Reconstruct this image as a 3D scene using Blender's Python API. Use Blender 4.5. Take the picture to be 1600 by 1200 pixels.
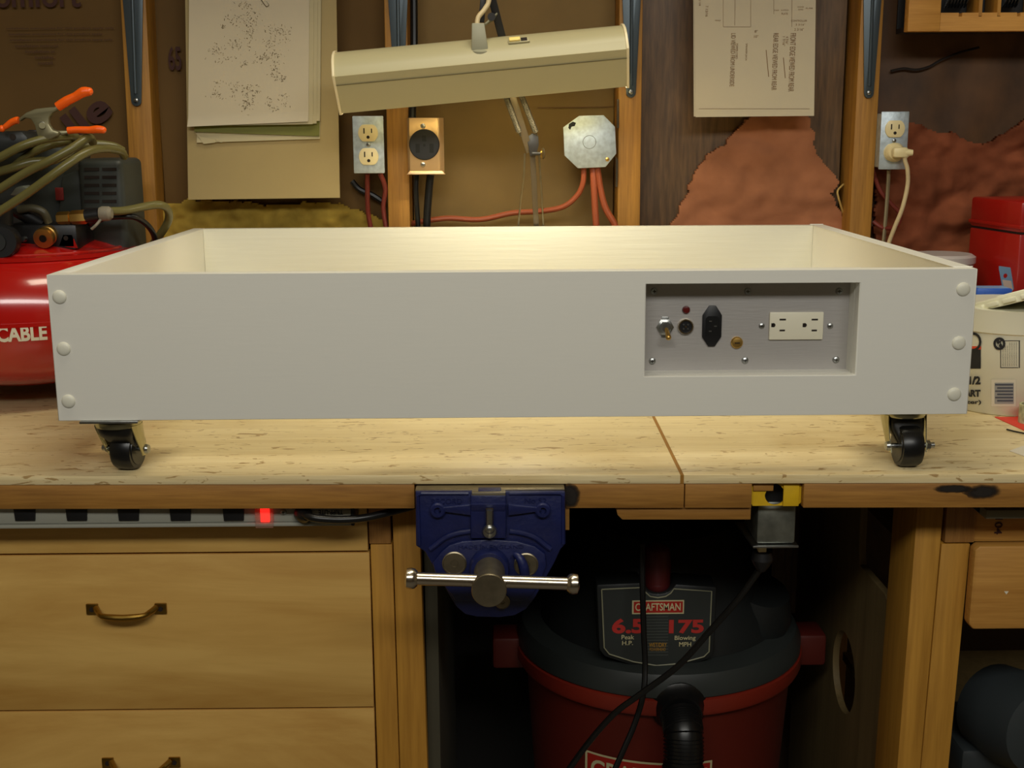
import bpy, bmesh, math, random
from mathutils import Vector, Matrix, noise
random.seed(7)
for o in list(bpy.data.objects): bpy.data.objects.remove(o)
S = bpy.context.scene
COL = S.collection
V = Vector

# ---------------------------------------------------------------- camera
F = 1900.0
CAM = V((-0.01681, -1.38906, 1.29910))
PITCH, ROLL, YAW = 0.204342, -0.005325, 0.010104
fw = V((math.sin(YAW)*math.cos(PITCH), math.cos(YAW)*math.cos(PITCH), -math.sin(PITCH)))
r0 = V((math.cos(YAW), -math.sin(YAW), 0)); u0 = r0.cross(fw)
rt = r0*math.cos(ROLL)+u0*math.sin(ROLL); up = -r0*math.sin(ROLL)+u0*math.cos(ROLL)
cd = bpy.data.cameras.new('camera'); cam = bpy.data.objects.new('camera', cd); COL.objects.link(cam)
cd.sensor_width = 36; cd.lens = 36*F/1600; cd.clip_start = 0.05; cd.clip_end = 50
cam.matrix_world = Matrix(((rt.x, up.x, -fw.x, CAM.x), (rt.y, up.y, -fw.y, CAM.y), (rt.z, up.z, -fw.z, CAM.z), (0, 0, 0, 1)))
S.camera = cam

def ray(x, y): return fw + rt*((x-800)/F) + up*((600-y)/F)
def at(x, y, Y):
    d = ray(x, y); return CAM + d*((Y-CAM.y)/d.y)
def atz(x, y, Z):
    d = ray(x, y); return CAM + d*((Z-CAM.z)/d.z)

# ---------------------------------------------------------------- light, exposure
W = bpy.data.worlds.new('world'); S.world = W; W.use_nodes = True
bg = W.node_tree.nodes['Background']; bg.inputs[0].default_value = (1.0, 0.9, 0.72, 1); bg.inputs[1].default_value = 0.05
S.view_settings.view_transform = 'Standard'; S.view_settings.look = 'None'
S.view_settings.exposure = 0.0; S.view_settings.gamma = 1.0; S.view_settings.use_curve_mapping = False

def area(name, loc, target, sx, sy, power, col):
    l = bpy.data.lights.new(name, 'AREA'); l.shape = 'RECTANGLE'; l.size = sx; l.size_y = sy
    l.energy = power; l.color = col
    o = bpy.data.objects.new(name, l); COL.objects.link(o); o.location = loc
    o.rotation_euler = (V(target)-V(loc)).to_track_quat('-Z', 'Y').to_euler()
    return o
area('tube_light_far', (0.1, -2.0, 2.30), (0.0, 0.0, 1.0), 2.2, 0.30, 27.5, (1.0, 0.985, 0.92))
area('tube_light_near', (0.05, 0.03, 2.42), (0.0, 0.10, 0.9), 1.2, 0.30, 13, (1.0, 0.92, 0.70))

# ---------------------------------------------------------------- materials
def lin(c):
    return tuple(((v/255)/12.92 if v/255 <= .04045 else ((v/255+.055)/1.055)**2.4) for v in c)+(1,)
MATS = {}
def mat(name, col, rough=.5, metal=0, spec=.5, bump=0, bscale=200, var=0, vscale=8, stretch=(1, 1, 1), emit=0, alpha=1, coat=0, trans=0):
    if name in MATS: return MATS[name]
    m = bpy.data.materials.new(name); m.use_nodes = True; nt = m.node_tree; b = nt.nodes['Principled BSDF']
    c = lin(col)
    b.inputs['Base Color'].default_value = c; b.inputs['Roughness'].default_value = rough
    b.inputs['Metallic'].default_value = metal; b.inputs['Specular IOR Level'].default_value = spec
    b.inputs['Alpha'].default_value = alpha; b.inputs['Coat Weight'].default_value = coat; b.inputs['Coat Roughness'].default_value = .08
    b.inputs['Transmission Weight'].default_value = trans
    if emit:
        b.inputs['Emission Color'].default_value = c; b.inputs['Emission Strength'].default_value = emit
    tc = nt.nodes.new('ShaderNodeTexCoord'); mp = nt.nodes.new('ShaderNodeMapping'); mp.inputs['Scale'].default_value = stretch
    nt.links.new(tc.outputs['Object'], mp.inputs[0])
    if var:
        n = nt.nodes.new('ShaderNodeTexNoise'); n.inputs['Scale'].default_value = vscale; n.inputs['Detail'].default_value = 6
        nt.links.new(mp.outputs[0], n.inputs[0])
        r = nt.nodes.new('ShaderNodeValToRGB'); r.color_ramp.elements[0].position = .3; r.color_ramp.elements[1].position = .7
        r.color_ramp.elements[0].color = tuple(x*(1-var) for x in c[:3])+(1,)
        r.color_ramp.elements[1].color = tuple(min(1, x*(1+var)) for x in c[:3])+(1,)
        nt.links.new(n.outputs[0], r.inputs[0]); nt.links.new(r.outputs[0], b.inputs['Base Color'])
    if bump:
        n = nt.nodes.new('ShaderNodeTexNoise'); n.inputs['Scale'].default_value = bscale; n.inputs['Detail'].default_value = 4
        nt.links.new(mp.outputs[0], n.inputs[0])
        bp = nt.nodes.new('ShaderNodeBump'); bp.inputs['Strength'].default_value = bump; bp.inputs['Distance'].default_value = .001
        nt.links.new(n.outputs[0], bp.inputs['Height']); nt.links.new(bp.outputs[0], b.inputs['Normal'])
    MATS[name] = m; return m

def wood(name, dark, light, axis='X', scale=1.0, rough=.55, contrast=1.0, coat=0, blot=None, scratch=False, seed=0, swirl=0):
    if name in MATS: return MATS[name]
    m = bpy.data.materials.new(name); m.use_nodes = True; nt = m.node_tree; b = nt.nodes['Principled BSDF']; L = nt.links.new
    b.inputs['Roughness'].default_value = rough; b.inputs['Coat Weight'].default_value = coat
    tc = nt.nodes.new('ShaderNodeTexCoord'); mp = nt.nodes.new('ShaderNodeMapping'); L(tc.outputs['Object'], mp.inputs[0])
    st = {'X': (1.5, 30, 30), 'Y': (30, 1.5, 30), 'Z': (30, 30, 1.5)}[axis]
    mp.inputs['Scale'].default_value = tuple(s*scale for s in st); mp.inputs['Location'].default_value = (seed, seed*1.7, seed*.6)
    if swirl: mp.inputs['Rotation'].default_value = (0, swirl, 0); mp.inputs['Scale'].default_value = (.8, 5, 5)
    n = nt.nodes.new('ShaderNodeTexNoise'); n.inputs['Scale'].default_value = 1.6; n.inputs['Detail'].default_value = 8
    n.inputs['Roughness'].default_value = .62; n.inputs['Distortion'].default_value = 1.6 if swirl else .6; L(mp.outputs[0], n.inputs[0])
    w = nt.nodes.new('ShaderNodeTexNoise'); w.inputs['Scale'].default_value = 14 if swirl else 9; w.inputs['Detail'].default_value = 4; L(mp.outputs[0], w.inputs[0])
    mx = nt.nodes.new('ShaderNodeMix'); mx.data_type = 'FLOAT'; mx.inputs[0].default_value = .12 if swirl else .35
    L(n.outputs[0], mx.inputs[2]); L(w.outputs[0], mx.inputs[3])
    r = nt.nodes.new('ShaderNodeValToRGB'); r.color_ramp.elements[0].position = .5-.17/contrast; r.color_ramp.elements[1].position = .5+.15/contrast
    r.color_ramp.elements[0].color = lin(dark); r.color_ramp.elements[1].color = lin(light)
    L(mx.outputs[0], r.inputs[0]); out = r.outputs[0]
    if blot:
        n2 = nt.nodes.new('ShaderNodeTexNoise'); n2.inputs['Scale'].default_value = 5; n2.inputs['Detail'].default_value = 5
        L(tc.outputs['Object'], n2.inputs[0])
        r2 = nt.nodes.new('ShaderNodeValToRGB'); r2.color_ramp.elements[0].position = .52; r2.color_ramp.elements[1].position = .72
        r2.color_ramp.elements[0].color = (0, 0, 0, 1); r2.color_ramp.elements[1].color = (.6, .6, .6, 1); L(n2.outputs[0], r2.inputs[0])
        m2 = nt.nodes.new('ShaderNodeMix'); m2.data_type = 'RGBA'; L(r2.outputs[0], m2.inputs[0]); L(out, m2.inputs[6])
        m2.inputs[7].default_value = lin(blot); out = m2.outputs[2]
    if scratch:
        mp3 = nt.nodes.new('ShaderNodeMapping'); mp3.inputs['Scale'].default_value = (14, 45, 45); mp3.inputs['Rotation'].default_value = (0, 0, .25); L(tc.outputs['Object'], mp3.inputs[0])
        n3 = nt.nodes.new('ShaderNodeTexNoise'); n3.inputs['Scale'].default_value = 2.0; n3.inputs['Detail'].default_value = 5; n3.inputs['Distortion'].default_value = 1.5
        L(mp3.outputs[0], n3.inputs[0])
        r3 = nt.nodes.new('ShaderNodeValToRGB'); r3.color_ramp.elements[0].position = .345; r3.color_ramp.elements[1].position = .385
        r3.color_ramp.elements[0].color = (.75, .75, .75, 1); r3.color_ramp.elements[1].color = (0, 0, 0, 1); L(n3.outputs[0], r3.inputs[0])
        m3 = nt.nodes.new('ShaderNodeMix'); m3.data_type = 'RGBA'; L(r3.outputs[0], m3.inputs[0]); L(out, m3.inputs[6])
        m3.inputs[7].default_value = lin((150, 112, 56)); out = m3.outputs[2]
    L(out, b.inputs['Base Color'])
    bp = nt.nodes.new('ShaderNodeBump'); bp.inputs['Strength'].default_value = .25 if not scratch else 1.0; bp.inputs['Distance'].default_value = .001
    L(mx.outputs[0], bp.inputs['Height']); L(bp.outputs[0], b.inputs['Normal'])
    MATS[name] = m; return m

def paint_mat():
    m = mat('white_paint', (226, 224, 214), .45, bump=.10, bscale=40, stretch=(.6, 6, 6), spec=.4)
    return m
M_paint = paint_mat()
M_paint_rough = mat('white_paint_over_grain', (226, 224, 208), .38, bump=.5, bscale=14, stretch=(.5, 9, 9), spec=.4)
M_stud = wood('stud_wood', (136, 92, 28), (178, 126, 48), 'Z', 1.2)
M_edge = wood('edge_wood', (132, 88, 32), (174, 124, 54), 'X', 1.3, blot=(116, 78, 30))
M_ply = wood('worktop_ply', (212, 188, 136), (236, 218, 172), 'X', 1.0, rough=.32, scratch=True, blot=(196, 168, 112))
M_birch = wood('birch_ply', (192, 144, 68), (224, 182, 102), 'X', .35, rough=.5, swirl=.22)
M_post = wood('post_wood', (164, 114, 36), (198, 144, 54), 'Z', 1.0)
M_pineX = wood('pine_board', (172, 118, 48), (204, 150, 72), 'X', 1.2)
M_end = wood('end_grain', (138, 92, 42), (172, 122, 60), 'Z', 3)
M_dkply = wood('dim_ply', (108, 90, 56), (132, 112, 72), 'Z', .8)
M_kraft = mat('kraft_paper', (98, 70, 24), .8, var=.12, vscale=5, bump=.3, bscale=30)
M_kraft2 = mat('tan_board', (128, 101, 50), .7, var=.10, vscale=9, bump=.25, bscale=25)
M_film = mat('streaked_facing', (98, 72, 42), .5, var=.4, vscale=10, stretch=(14, 14, 1.5))
M_film2 = mat('dark_facing', (84, 56, 30), .6, var=.5, vscale=5, stretch=(3, 3, 2))
M_pink = mat('pink_fibre', (164, 108, 76), .95, var=.18, vscale=14, bump=1, bscale=40, spec=.1)
M_red_fibre = mat('red_fibre', (128, 72, 48), .95, var=.4, vscale=14, bump=1, bscale=40, spec=.1)
M_yellow_fibre = mat('yellow_fibre', (168, 140, 60), .95, var=.3, vscale=18, bump=1, bscale=40, spec=.1)
M_sheath = mat('sheathing', (70, 50, 30), .8, var=.3, vscale=4)
M_zinc = mat('zinc_steel', (168, 170, 168), .32, metal=1, var=.12, vscale=90)
M_galv = mat('galvanised', (190, 202, 210), .5, metal=.75, var=.16, vscale=110, bump=.4, bscale=160)
M_chrome = mat('chrome', (214, 206, 190), .16, metal=1)
M_grey_steel = mat('grey_steel', (74, 84, 90), .38, metal=.5)
M_brass = mat('brass', (222, 180, 100), .36, metal=1)
M_abrass = mat('antique_brass', (156, 124, 58), .3, metal=1)
M_blk = mat('black_plastic', (20, 20, 22), .42)
M_blkrub = mat('black_rubber', (17, 17, 17), .34)
M_dkgrey = mat('dark_grey_plastic', (32, 35, 35), .45)
M_midgrey = mat('slate_plastic', (48, 52, 50), .45)
M_ivory = mat('ivory_plastic', (224, 208, 160), .4)
M_hole = mat('slot_dark', (30, 18, 8), .8)
M_panelal = mat('brushed_aluminium', (186, 182, 178), .42, metal=.35, bump=.2, bscale=80, stretch=(.5, 6, 6))
M_white_pl = mat('white_plastic', (232, 226, 202), .4)
M_blue = mat('vise_blue_paint', (16, 25, 74), .42, var=.14, vscale=60, bump=.5, bscale=180, spec=.5)
M_steel = mat('worn_steel', (136, 126, 104), .38, metal=.9, var=.15, vscale=70)
M_redtank = mat('red_enamel', (172, 18, 14), .2, coat=.7)
M_redbox = mat('red_lacquer', (150, 14, 8), .35, coat=.3)
M_redvac = mat('red_vac_plastic', (108, 32, 20), .5)
M_white_ink = mat('white_print', (222, 214, 192), .5)
M_red_ink = mat('red_print', (190, 50, 44), .5)
M_gold_ink = mat('gold_print', (176, 130, 40), .5)
M_cream_ink = mat('cream_print', (206, 196, 150), .5)
M_logo_red = mat('logo_red', (170, 34, 22), .5)
M_black_ink = mat('black_print', (28, 30, 36), .6)
M_violet_ink = mat('violet_print', (66, 36, 30), .8)
M_pencil = mat('pencil', (122, 108, 80), .8)
M_brown_ink = mat('brown_print', (124, 92, 58), .8)
M_paper = mat('paper', (196, 184, 158), .8, var=.02)
M_paper_y = mat('paper_edges', (184, 172, 136), .8)
M_green = mat('olive_cover', (108, 108, 42), .7, var=.1)
M_manila = mat('manila_board', (166, 146, 98), .7, var=.06, vscale=6)
M_lamp = mat('lamp_enamel', (174, 166, 130), .42)
M_lamp_rim = mat('lamp_end_cap', (228, 214, 176), .35)
M_cream = mat('cream_cord', (208, 188, 146), .45)
M_orange_cable = mat('orange_cable', (156, 76, 42), .5)
M_maroon_cable = mat('maroon_cable', (120, 46, 34), .5)
M_hose = mat('olive_hose', (100, 94, 52), .32)
M_orange = mat('orange_vinyl', (244, 96, 16), .35)
M_beige_case = mat('beige_case', (150, 150, 138), .5)
M_glow = mat('red_neon', (255, 30, 24), .3, emit=2.5)
M_clear = mat('clear_cover', (180, 140, 120), .2, alpha=.35)
M_yellow = mat('yellow_paint', (214, 172, 22), .5, var=.1, vscale=40)
M_tub = mat('tub_plastic', (220, 218, 198), .4)
M_bluebox = mat('blue_pack', (46, 92, 186), .35)
M_lightblue = mat('pale_blue_pack', (120, 160, 206), .35)
M_redsheet = mat('red_card', (222, 62, 44), .5)
M_floor = mat('concrete', (104, 98, 88), .8, var=.15)
M_wall = mat('drywall', (176, 162, 130), .9)
M_led = mat('dark_red_lens', (92, 24, 22), .2)
M_burn = mat('scorch', (26, 18, 10), .85)
nt = M_burn.node_tree; L = nt.links.new; tc = nt.nodes.new('ShaderNodeTexCoord'); mp = nt.nodes.new('ShaderNodeMapping'); mp.inputs['Location'].default_value = (-1, 0, -1); mp.inputs['Scale'].default_value = (2, 0, 2)
gr = nt.nodes.new('ShaderNodeTexGradient'); gr.gradient_type = 'SPHERICAL'; ns = nt.nodes.new('ShaderNodeTexNoise'); ns.inputs['Scale'].default_value = 90
mu = nt.nodes.new('ShaderNodeMath'); mu.operation = 'MULTIPLY_ADD'; mu.inputs[1].default_value = 2.0; mu.use_clamp = True
L(tc.outputs['Generated'], mp.inputs[0]); L(mp.outputs[0], gr.inputs[0]); L(tc.outputs['Object'], ns.inputs[0]); L(gr.outputs['Fac'], mu.inputs[0])
sb = nt.nodes.new('ShaderNodeMath'); sb.operation = 'SUBTRACT'; sb.inputs[1].default_value = .62; L(ns.outputs[0], sb.inputs[0]); L(sb.outputs[0], mu.inputs[2]); L(mu.outputs[0], nt.nodes['Principled BSDF'].inputs['Alpha'])

# ---------------------------------------------------------------- mesh builder
def prim(fn):
    """build each primitive in a mesh of its own, then append it"""
    def w(s, *a, **k):
        if s.busy: return fn(s, *a, **k)
        main = s.bm; s.bm = bmesh.new(); s.busy = True; fn(s, *a, **k)
        for f in s.bm.faces: f.material_index = s.mi
        me = bpy.data.meshes.new('tmp'); s.bm.to_mesh(me); s.bm.free(); s.busy = False
        main.from_mesh(me); bpy.data.meshes.remove(me); s.bm = main; return s
    return w
class G:
    def __init__(s): s.bm = bmesh.new(); s.mi = 0; s.busy = False
    def _end(s, n0): return s
    @prim
    def box(s, a, b, bev=0, M=None, seg=2):
        a, b = V(a), V(b); n0 = len(s.bm.faces)
        r = bmesh.ops.create_cube(s.bm, size=1)
        vs = r['verts']; c = (a+b)/2; d = b-a
        for v in vs: v.co = V((v.co.x*d.x+c.x, v.co.y*d.y+c.y, v.co.z*d.z+c.z))
        if M is not None:
            for v in vs: v.co = M @ v.co
        if bev: 
            es = list({e for v in vs for e in v.link_edges})
            mi = s.mi
            for f in {f for v in vs for f in v.link_faces}: f.material_index = mi
            bmesh.ops.bevel(s.bm, geom=es, offset=bev, segments=seg, affect='EDGES', profile=.5, material=mi)
            return s
        return s._end(n0)
    @prim
    def prism(s, pts, vec, bev=0):
        n0 = len(s.bm.faces); vec = V(vec)
        A = [s.bm.verts.new(V(p)) for p in pts]; B = [s.bm.verts.new(V(p)+vec) for p in pts]; n = len(pts)
        fs = [s.bm.faces.new(A), s.bm.faces.new(B[::-1])]
        for i in range(n): fs.append(s.bm.faces.new((A[i], B[i], B[(i+1) % n], A[(i+1) % n])))
        bmesh.ops.recalc_face_normals(s.bm, faces=fs)
        s._end(n0)
        if bev:
            es = list({e for f in fs for e in f.edges})
            bmesh.ops.bevel(s.bm, geom=es, offset=bev, segments=2, affect='EDGES', profile=.5, material=s.mi)
        return s
    @prim
    def ring(s, outer, inner, vec):
        """plate with a hole: two loops of equal length, extruded by vec"""
        n0 = len(s.bm.faces); vec = V(vec); n = len(outer)
        o = [s.bm.verts.new(V(p)) for p in outer]; i = [s.bm.verts.new(V(p)) for p in inner]
        O = [s.bm.verts.new(V(p)+vec) for p in outer]; I = [s.bm.verts.new(V(p)+vec) for p in inner]; fs = []
        for k in range(n):
            j = (k+1) % n
            for q in ((o[k], o[j], i[j], i[k]), (O[k], I[k], I[j], O[j]), (o[k], O[k], O[j], o[j]), (i[k], i[j], I[j], I[k])):
                fs.append(s.bm.faces.new(q))
        bmesh.ops.recalc_face_normals(s.bm, faces=fs)
        return s._end(n0)
    @prim
    def lathe(s, prof, org, axis=(0, 0, 1), n=32, cap=True):
        n0 = len(s.bm.faces); q = V((0, 0, 1)).rotation_difference(V(axis).normalized()); org = V(org); rings = []
        for r, h in prof:
            if r < 1e-6: rings.append([s.bm.verts.new(org+q @ V((0, 0, h)))])
            else: rings.append([s.bm.verts.new(org+q @ V((r*math.cos(2*math.pi*k/n), r*math.sin(2*math.pi*k/n), h))) for k in range(n)])
        fs = []
        for a, b in zip(rings, rings[1:]):
            for k in range(n):
                j = (k+1) % n
                if len(a) == 1 and len(b) == 1: continue
                if len(a) == 1: fs.append(s.bm.faces.new((a[0], b[k], b[j])))
                elif len(b) == 1: fs.append(s.bm.faces.new((a[k], a[j], b[0])))
                else: fs.append(s.bm.faces.new((a[k], a[j], b[j], b[k])))
        if cap:
            for R in (rings[0], rings[-1]):
                if len(R) > 2: fs.append(s.bm.faces.new(R))
        bmesh.ops.recalc_face_normals(s.bm, faces=fs)
        return s._end(n0)
    @prim
    def cyl(s, p0, p1, r0, r1=None, n=24):
        p0, p1 = V(p0), V(p1); d = p1-p0; r1 = r0 if r1 is None else r1
        return s.lathe([(r0, 0), (r1, d.length)], p0, d, n)
    @prim
    def tube(s, pts, r, n=12, smooth=True, sub=8, closed=False, flat=1.0):
        pts = [V(p) for p in pts]
        if smooth and len(pts) > 2:
            q = []; m = len(pts)
            for i in range(m-1 if not closed else m):
                if closed: p = [pts[(i+k-1) % m] for k in range(4)]
                else: p = [pts[max(0, i-1)], pts[i], pts[i+1], pts[min(m-1, i+2)]]
                for k in range(sub):
                    t = k/sub
                    q.append(.5*((2*p[1])+(-p[0]+p[2])*t+(2*p[0]-5*p[1]+4*p[2]-p[3])*t*t+(-p[0]+3*p[1]-3*p[2]+p[3])*t**3))
            if not closed: q.append(pts[-1])
            pts = q
        n0 = len(s.bm.faces); rings = []; m = len(pts); nrm = None
        for i, p in enumerate(pts):
            t = (pts[min(m-1, i+1)]-pts[max(0, i-1)])
            t = t.normalized() if t.length > 1e-9 else V((0, 0, 1))
            if nrm is None:
                nrm = t.orthogonal().normalized()
            nrm = (nrm-t*nrm.dot(t)); nrm = nrm.normalized() if nrm.length > 1e-6 else t.orthogonal().normalized()
            b = t.cross(nrm); rr = r
            if isinstance(r, (list, tuple)):
                q_ = i/(m-1)*(len(r)-1); k_ = min(len(r)-2, int(q_)); rr = r[k_]+(r[k_+1]-r[k_])*(q_-k_)
            rings.append([s.bm.verts.new(p+nrm*(rr*math.cos(2*math.pi*k/n))+b*(rr*flat*math.sin(2*math.pi*k/n))) for k in range(n)])
        fs = []
        for a, b in zip(rings, rings[1:]):
            for k in range(n):
                j = (k+1) % n; fs.append(s.bm.faces.new((a[k], a[j], b[j], b[k])))
        fs.append(s.bm.faces.new(rings[0][::-1])); fs.append(s.bm.faces.new(rings[-1]))
        bmesh.ops.recalc_face_normals(s.bm, faces=fs)
        return s._end(n0)
    @prim
    def ell(s, c, rx, ry, rz, n=24):
        n0 = len(s.bm.faces); r = bmesh.ops.create_uvsphere(s.bm, u_segments=n, v_segments=n//2, radius=1)
        for v in r['verts']: v.co = V((v.co.x*rx, v.co.y*ry, v.co.z*rz))+V(c)
        return s._end(n0)
    @prim
    def quad(s, pts):
        n0 = len(s.bm.faces); s.bm.faces.new([s.bm.verts.new(V(p)) for p in pts]); return s._end(n0)
    def M(s, M):
        s.bm.transform(M); return s
    def mat(s, i): s.mi = i; return s

WM = {}
def _mk(name, g, mats, origin, ang=35):
    if isinstance(g, G): bm = g.bm
    else: bm = g
    bm.transform(origin.inverted())
    me = bpy.data.meshes.new(name); bm.to_mesh(me); bm.free()
    for m in (mats if isinstance(mats, (list, tuple)) else [mats]): me.materials.append(m)
    me.polygons.foreach_set('use_smooth', [True]*len(me.polygons)); me.set_sharp_from_angle(angle=math.radians(ang)); me.update()
    o = bpy.data.objects.new(name, me); COL.objects.link(o); return o
def props(o, label=None, cat=None, group=None, kind=None):
    if label: o['label'] = label
    if cat: o['category'] = cat
    if group: o['group'] = group
    if kind: o['kind'] = kind
def thing(name, label, cat, loc, group=None, rz=0):
    o = bpy.data.objects.new(name, None); COL.objects.link(o); o.empty_display_size = .05
    o.location = loc; o.rotation_euler = (0, 0, rz); WM[o] = Matrix.Translation(V(loc)) @ Matrix.Rotation(rz, 4, 'Z')
    props(o, label, cat, group); return o
def part(name, g, mats, parent, label=None, ang=35, kind=None):
    M = WM[parent]; o = _mk(name, g, mats, M, ang); o.parent = parent; WM[o] = M
    if label: o['label'] = label
    if kind: o['kind'] = kind
    return o
def solo(name, g, mats, label, cat, group=None, kind=None, ang=35):
    bm = g.bm; xs = [v.co for v in bm.verts]
    lo = V((min(v.x for v in xs), min(v.y for v in xs), min(v.z for v in xs))); hi = V((max(v.x for v in xs), max(v.y for v in xs), max(v.z for v in xs)))
    M = Matrix.Translation(V(((lo.x+hi.x)/2, (lo.y+hi.y)/2, lo.z))); o = _mk(name, g, mats, M, ang); o.location = M.translation; WM[o] = M
    props(o, label, cat, group, kind); return o
def struct(name, g, mats):
    return solo(name, g, mats, None, None, kind='structure')

def textbm(s, P0, xd, yd, width, height, ext=.0003, bold=0.0):
    """writing fitted to width x height; P0 = lower left corner, faces xd x yd"""
    cu = bpy.data.curves.new('t', 'FONT'); cu.body = s; cu.offset = bold; cu.resolution_u = 4; cu.align_x = 'LEFT'
    cu.space_line = .9
    o = bpy.data.objects.new('t', cu); COL.objects.link(o); bpy.context.view_layer.update()
    dg = bpy.context.evaluated_depsgraph_get(); me = bpy.data.meshes.new_from_object(o.evaluated_get(dg))
    bm = bmesh.new(); bm.from_mesh(me); bpy.data.objects.remove(o); bpy.data.curves.remove(cu); bpy.data.meshes.remove(me)
    xs = [v.co.x for v in bm.verts]; ys = [v.co.y for v in bm.verts]; x0, x1, y0, y1 = min(xs), max(xs), min(ys), max(ys)
    xd, yd = V(xd).normalized(), V(yd).normalized(); z = xd.cross(yd)
    for v in bm.verts:
        v.co = V(P0)+xd*((v.co.x-x0)/(x1-x0)*width)+yd*((v.co.y-y0)/(y1-y0)*height)+z*ext
    if ext > .0008:
        r = bmesh.ops.extrude_face_region(bm, geom=bm.faces[:])
        bmesh.ops.translate(bm, vec=-z*ext, verts=[e for e in r['geom'] if isinstance(e, bmesh.types.BMVert)])
    return bm
def addbm(g, bm, mi=None):
    if mi is None: mi = g.mi
    me = bpy.data.meshes.new('tmp'); bm.to_mesh(me); bm.free(); n0 = len(g.bm.faces); g.bm.from_mesh(me); bpy.data.meshes.remove(me)
    g.bm.faces.ensure_lookup_table()
    for f in g.bm.faces[n0:]: f.material_index = mi
    return g
XD, ZD = V((1, 0, 0)), V((0, 0, 1))
def wtext(g, s, x0, y0, x1, y1, Y, mi=0, ext=.0003, bold=0.0):
    """writing on a wall-facing plane from pixel lower-left (x0,y0) to upper-right (x1,y1)"""
    a = at(x0, y0, Y); b = at(x1, y1, Y)
    return addbm(g, textbm(s, a, XD, ZD, b.x-a.x, b.z-a.z, ext, bold), mi)
def rectpx(g, x0, y0, x1, y1, Y, d=.0003, mi=None, bev=0):
    """box from px upper-left to lower-right on plane Y, standing d towards the camera"""
    if mi is not None: g.mi = mi
    a = at(x0, y1, Y); b = at(x1, y0, Y); g.box((a.x, Y-d, a.z), (b.x, Y, b.z), bev); return g
def polypx(g, pts, Y, d, bev=0, mi=None):
    if mi is not None: g.mi = mi
    return g.prism([at(x, y, Y) for x, y in pts], (0, d, 0), bev)
def screw(g, c, r, ax=(0, -1, 0), mi=0, mslot=None):
    g.mi = mi; g.lathe([(r, 0), (r, r*.15), (r*.85, r*.45), (r*.45, r*.65), (0, r*.72)], c, ax, 16)
    if mslot is not None:
        g.mi = mslot; c = V(c)+V(ax).normalized()*r*.66
        g.box(c-V((r*.5, r*.08, r*.09)), c+V((r*.5, r*.08, r*.09))); g.box(c-V((r*.09, r*.08, r*.5)), c+V((r*.09, r*.08, r*.5)))
    return g

ZB = 0.90           # bench surface
def YF(x): return 0.003-.022*x     # bench front line

# ---------------------------------------------------------------- room
struct('floor', G().box((-2.4, -3.6, -.05), (2.6, 1.0, 0)), M_floor)
struct('ceiling', G().box((-2.4, -3.6, 2.5), (2.6, 1.0, 2.55)), M_wall)
struct('wall_left', G().box((-2.45, -3.6, 0), (-2.4, 1.0, 2.5)), M_wall)
struct('wall_right', G().box((2.6, -3.6, 0), (2.65, 1.0, 2.5)), M_wall)
struct('wall_front', G().box((-2.4, -3.65, 0), (2.6, -3.6, 2.5)), M_wall)
struct('wall_back', G().box((-2.4, .825, 0), (2.6, .875, 2.5)), M_sheath)
SF, SB = .72, .823      # stud front face, back
studs = [((204, 300), (243, 300), (199, 20), (237, 20)), ((606, 300), (640, 300), (604, 20), (641, 20)),
         ((965, 340), (1000, 340), (964, 20), (1002, 20)), ((1328, 380), (1361, 380), (1341, 20), (1377, 20))]
stud_x = []
for i, (a, b, c, d) in enumerate(studs):
    A, B, C, D = [at(*p, SF) for p in (a, b, c, d)]
    def ext(P, Q, z): return V((P.x+(Q.x-P.x)*(z-P.z)/(Q.z-P.z)*(.5 if i == 3 else .3), SF, z))
    g = G().prism([ext(A, C, 0.0), ext(B, D, 0.0), ext(B, D, 2.5), ext(A, C, 2.5)] if i != 3 else
                  [V((A.x-.004, SF, 0)), V((B.x-.004, SF, 0)), V((D.x+.006, SF, 2.5)), V((C.x+.006, SF, 2.5))], (0, SB-SF, 0), .0015)
    struct('trim_%d' % (i+1), g, M_stud); stud_x.append((A.x, B.x))

# ---------------------------------------------------------------- wall bays: facings and fibre
def facing(name, x0, x1, Y, mats, label, cat, z0=.4, z1=2.2, amp=.006, fs=4, seed=0):
    g = G(); nx, nz = 40, 120; vs = []
    for j in range(nz+1):
        row = []
        for i in range(nx+1):
            x = x0+(x1-x0)*i/nx; z = z0+(z1-z0)*j/nz
            y = Y+noise.noise(V((x*fs+seed, z*fs*.7, seed)))*amp+noise.noise(V((x*fs*4+seed, z*fs*2, seed)))*amp*.3
            row.append(g.bm.verts.new((x, y, z)))
        vs.append(row)
    for j in range(nz):
        for i in range(nx): g.bm.faces.new((vs[j][i], vs[j][i+1], vs[j+1][i+1], vs[j+1][i]))
    r = bmesh.ops.extrude_face_region(g.bm, geom=g.bm.faces[:])
    bmesh.ops.translate(g.bm, vec=(0, .004, 0), verts=[e for e in r['geom'] if isinstance(e, bmesh.types.BMVert)])
    bmesh.ops.recalc_face_normals(g.bm, faces=g.bm.faces[:])
    t = thing(name, label, cat, ((x0+x1)/2, Y, z0)); part('paper_facing', g, mats, t, ang=80); return t
def inside(p, poly):
    c = False; j = len(poly)-1
    for i in range(len(poly)):
        if (poly[i][1] > p[1]) != (poly[j][1] > p[1]) and p[0] < (poly[j][0]-poly[i][0])*(p[1]-poly[i][1])/(poly[j][1]-poly[i][1])+poly[i][0]: c = not c
        j = i
    return c
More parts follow.
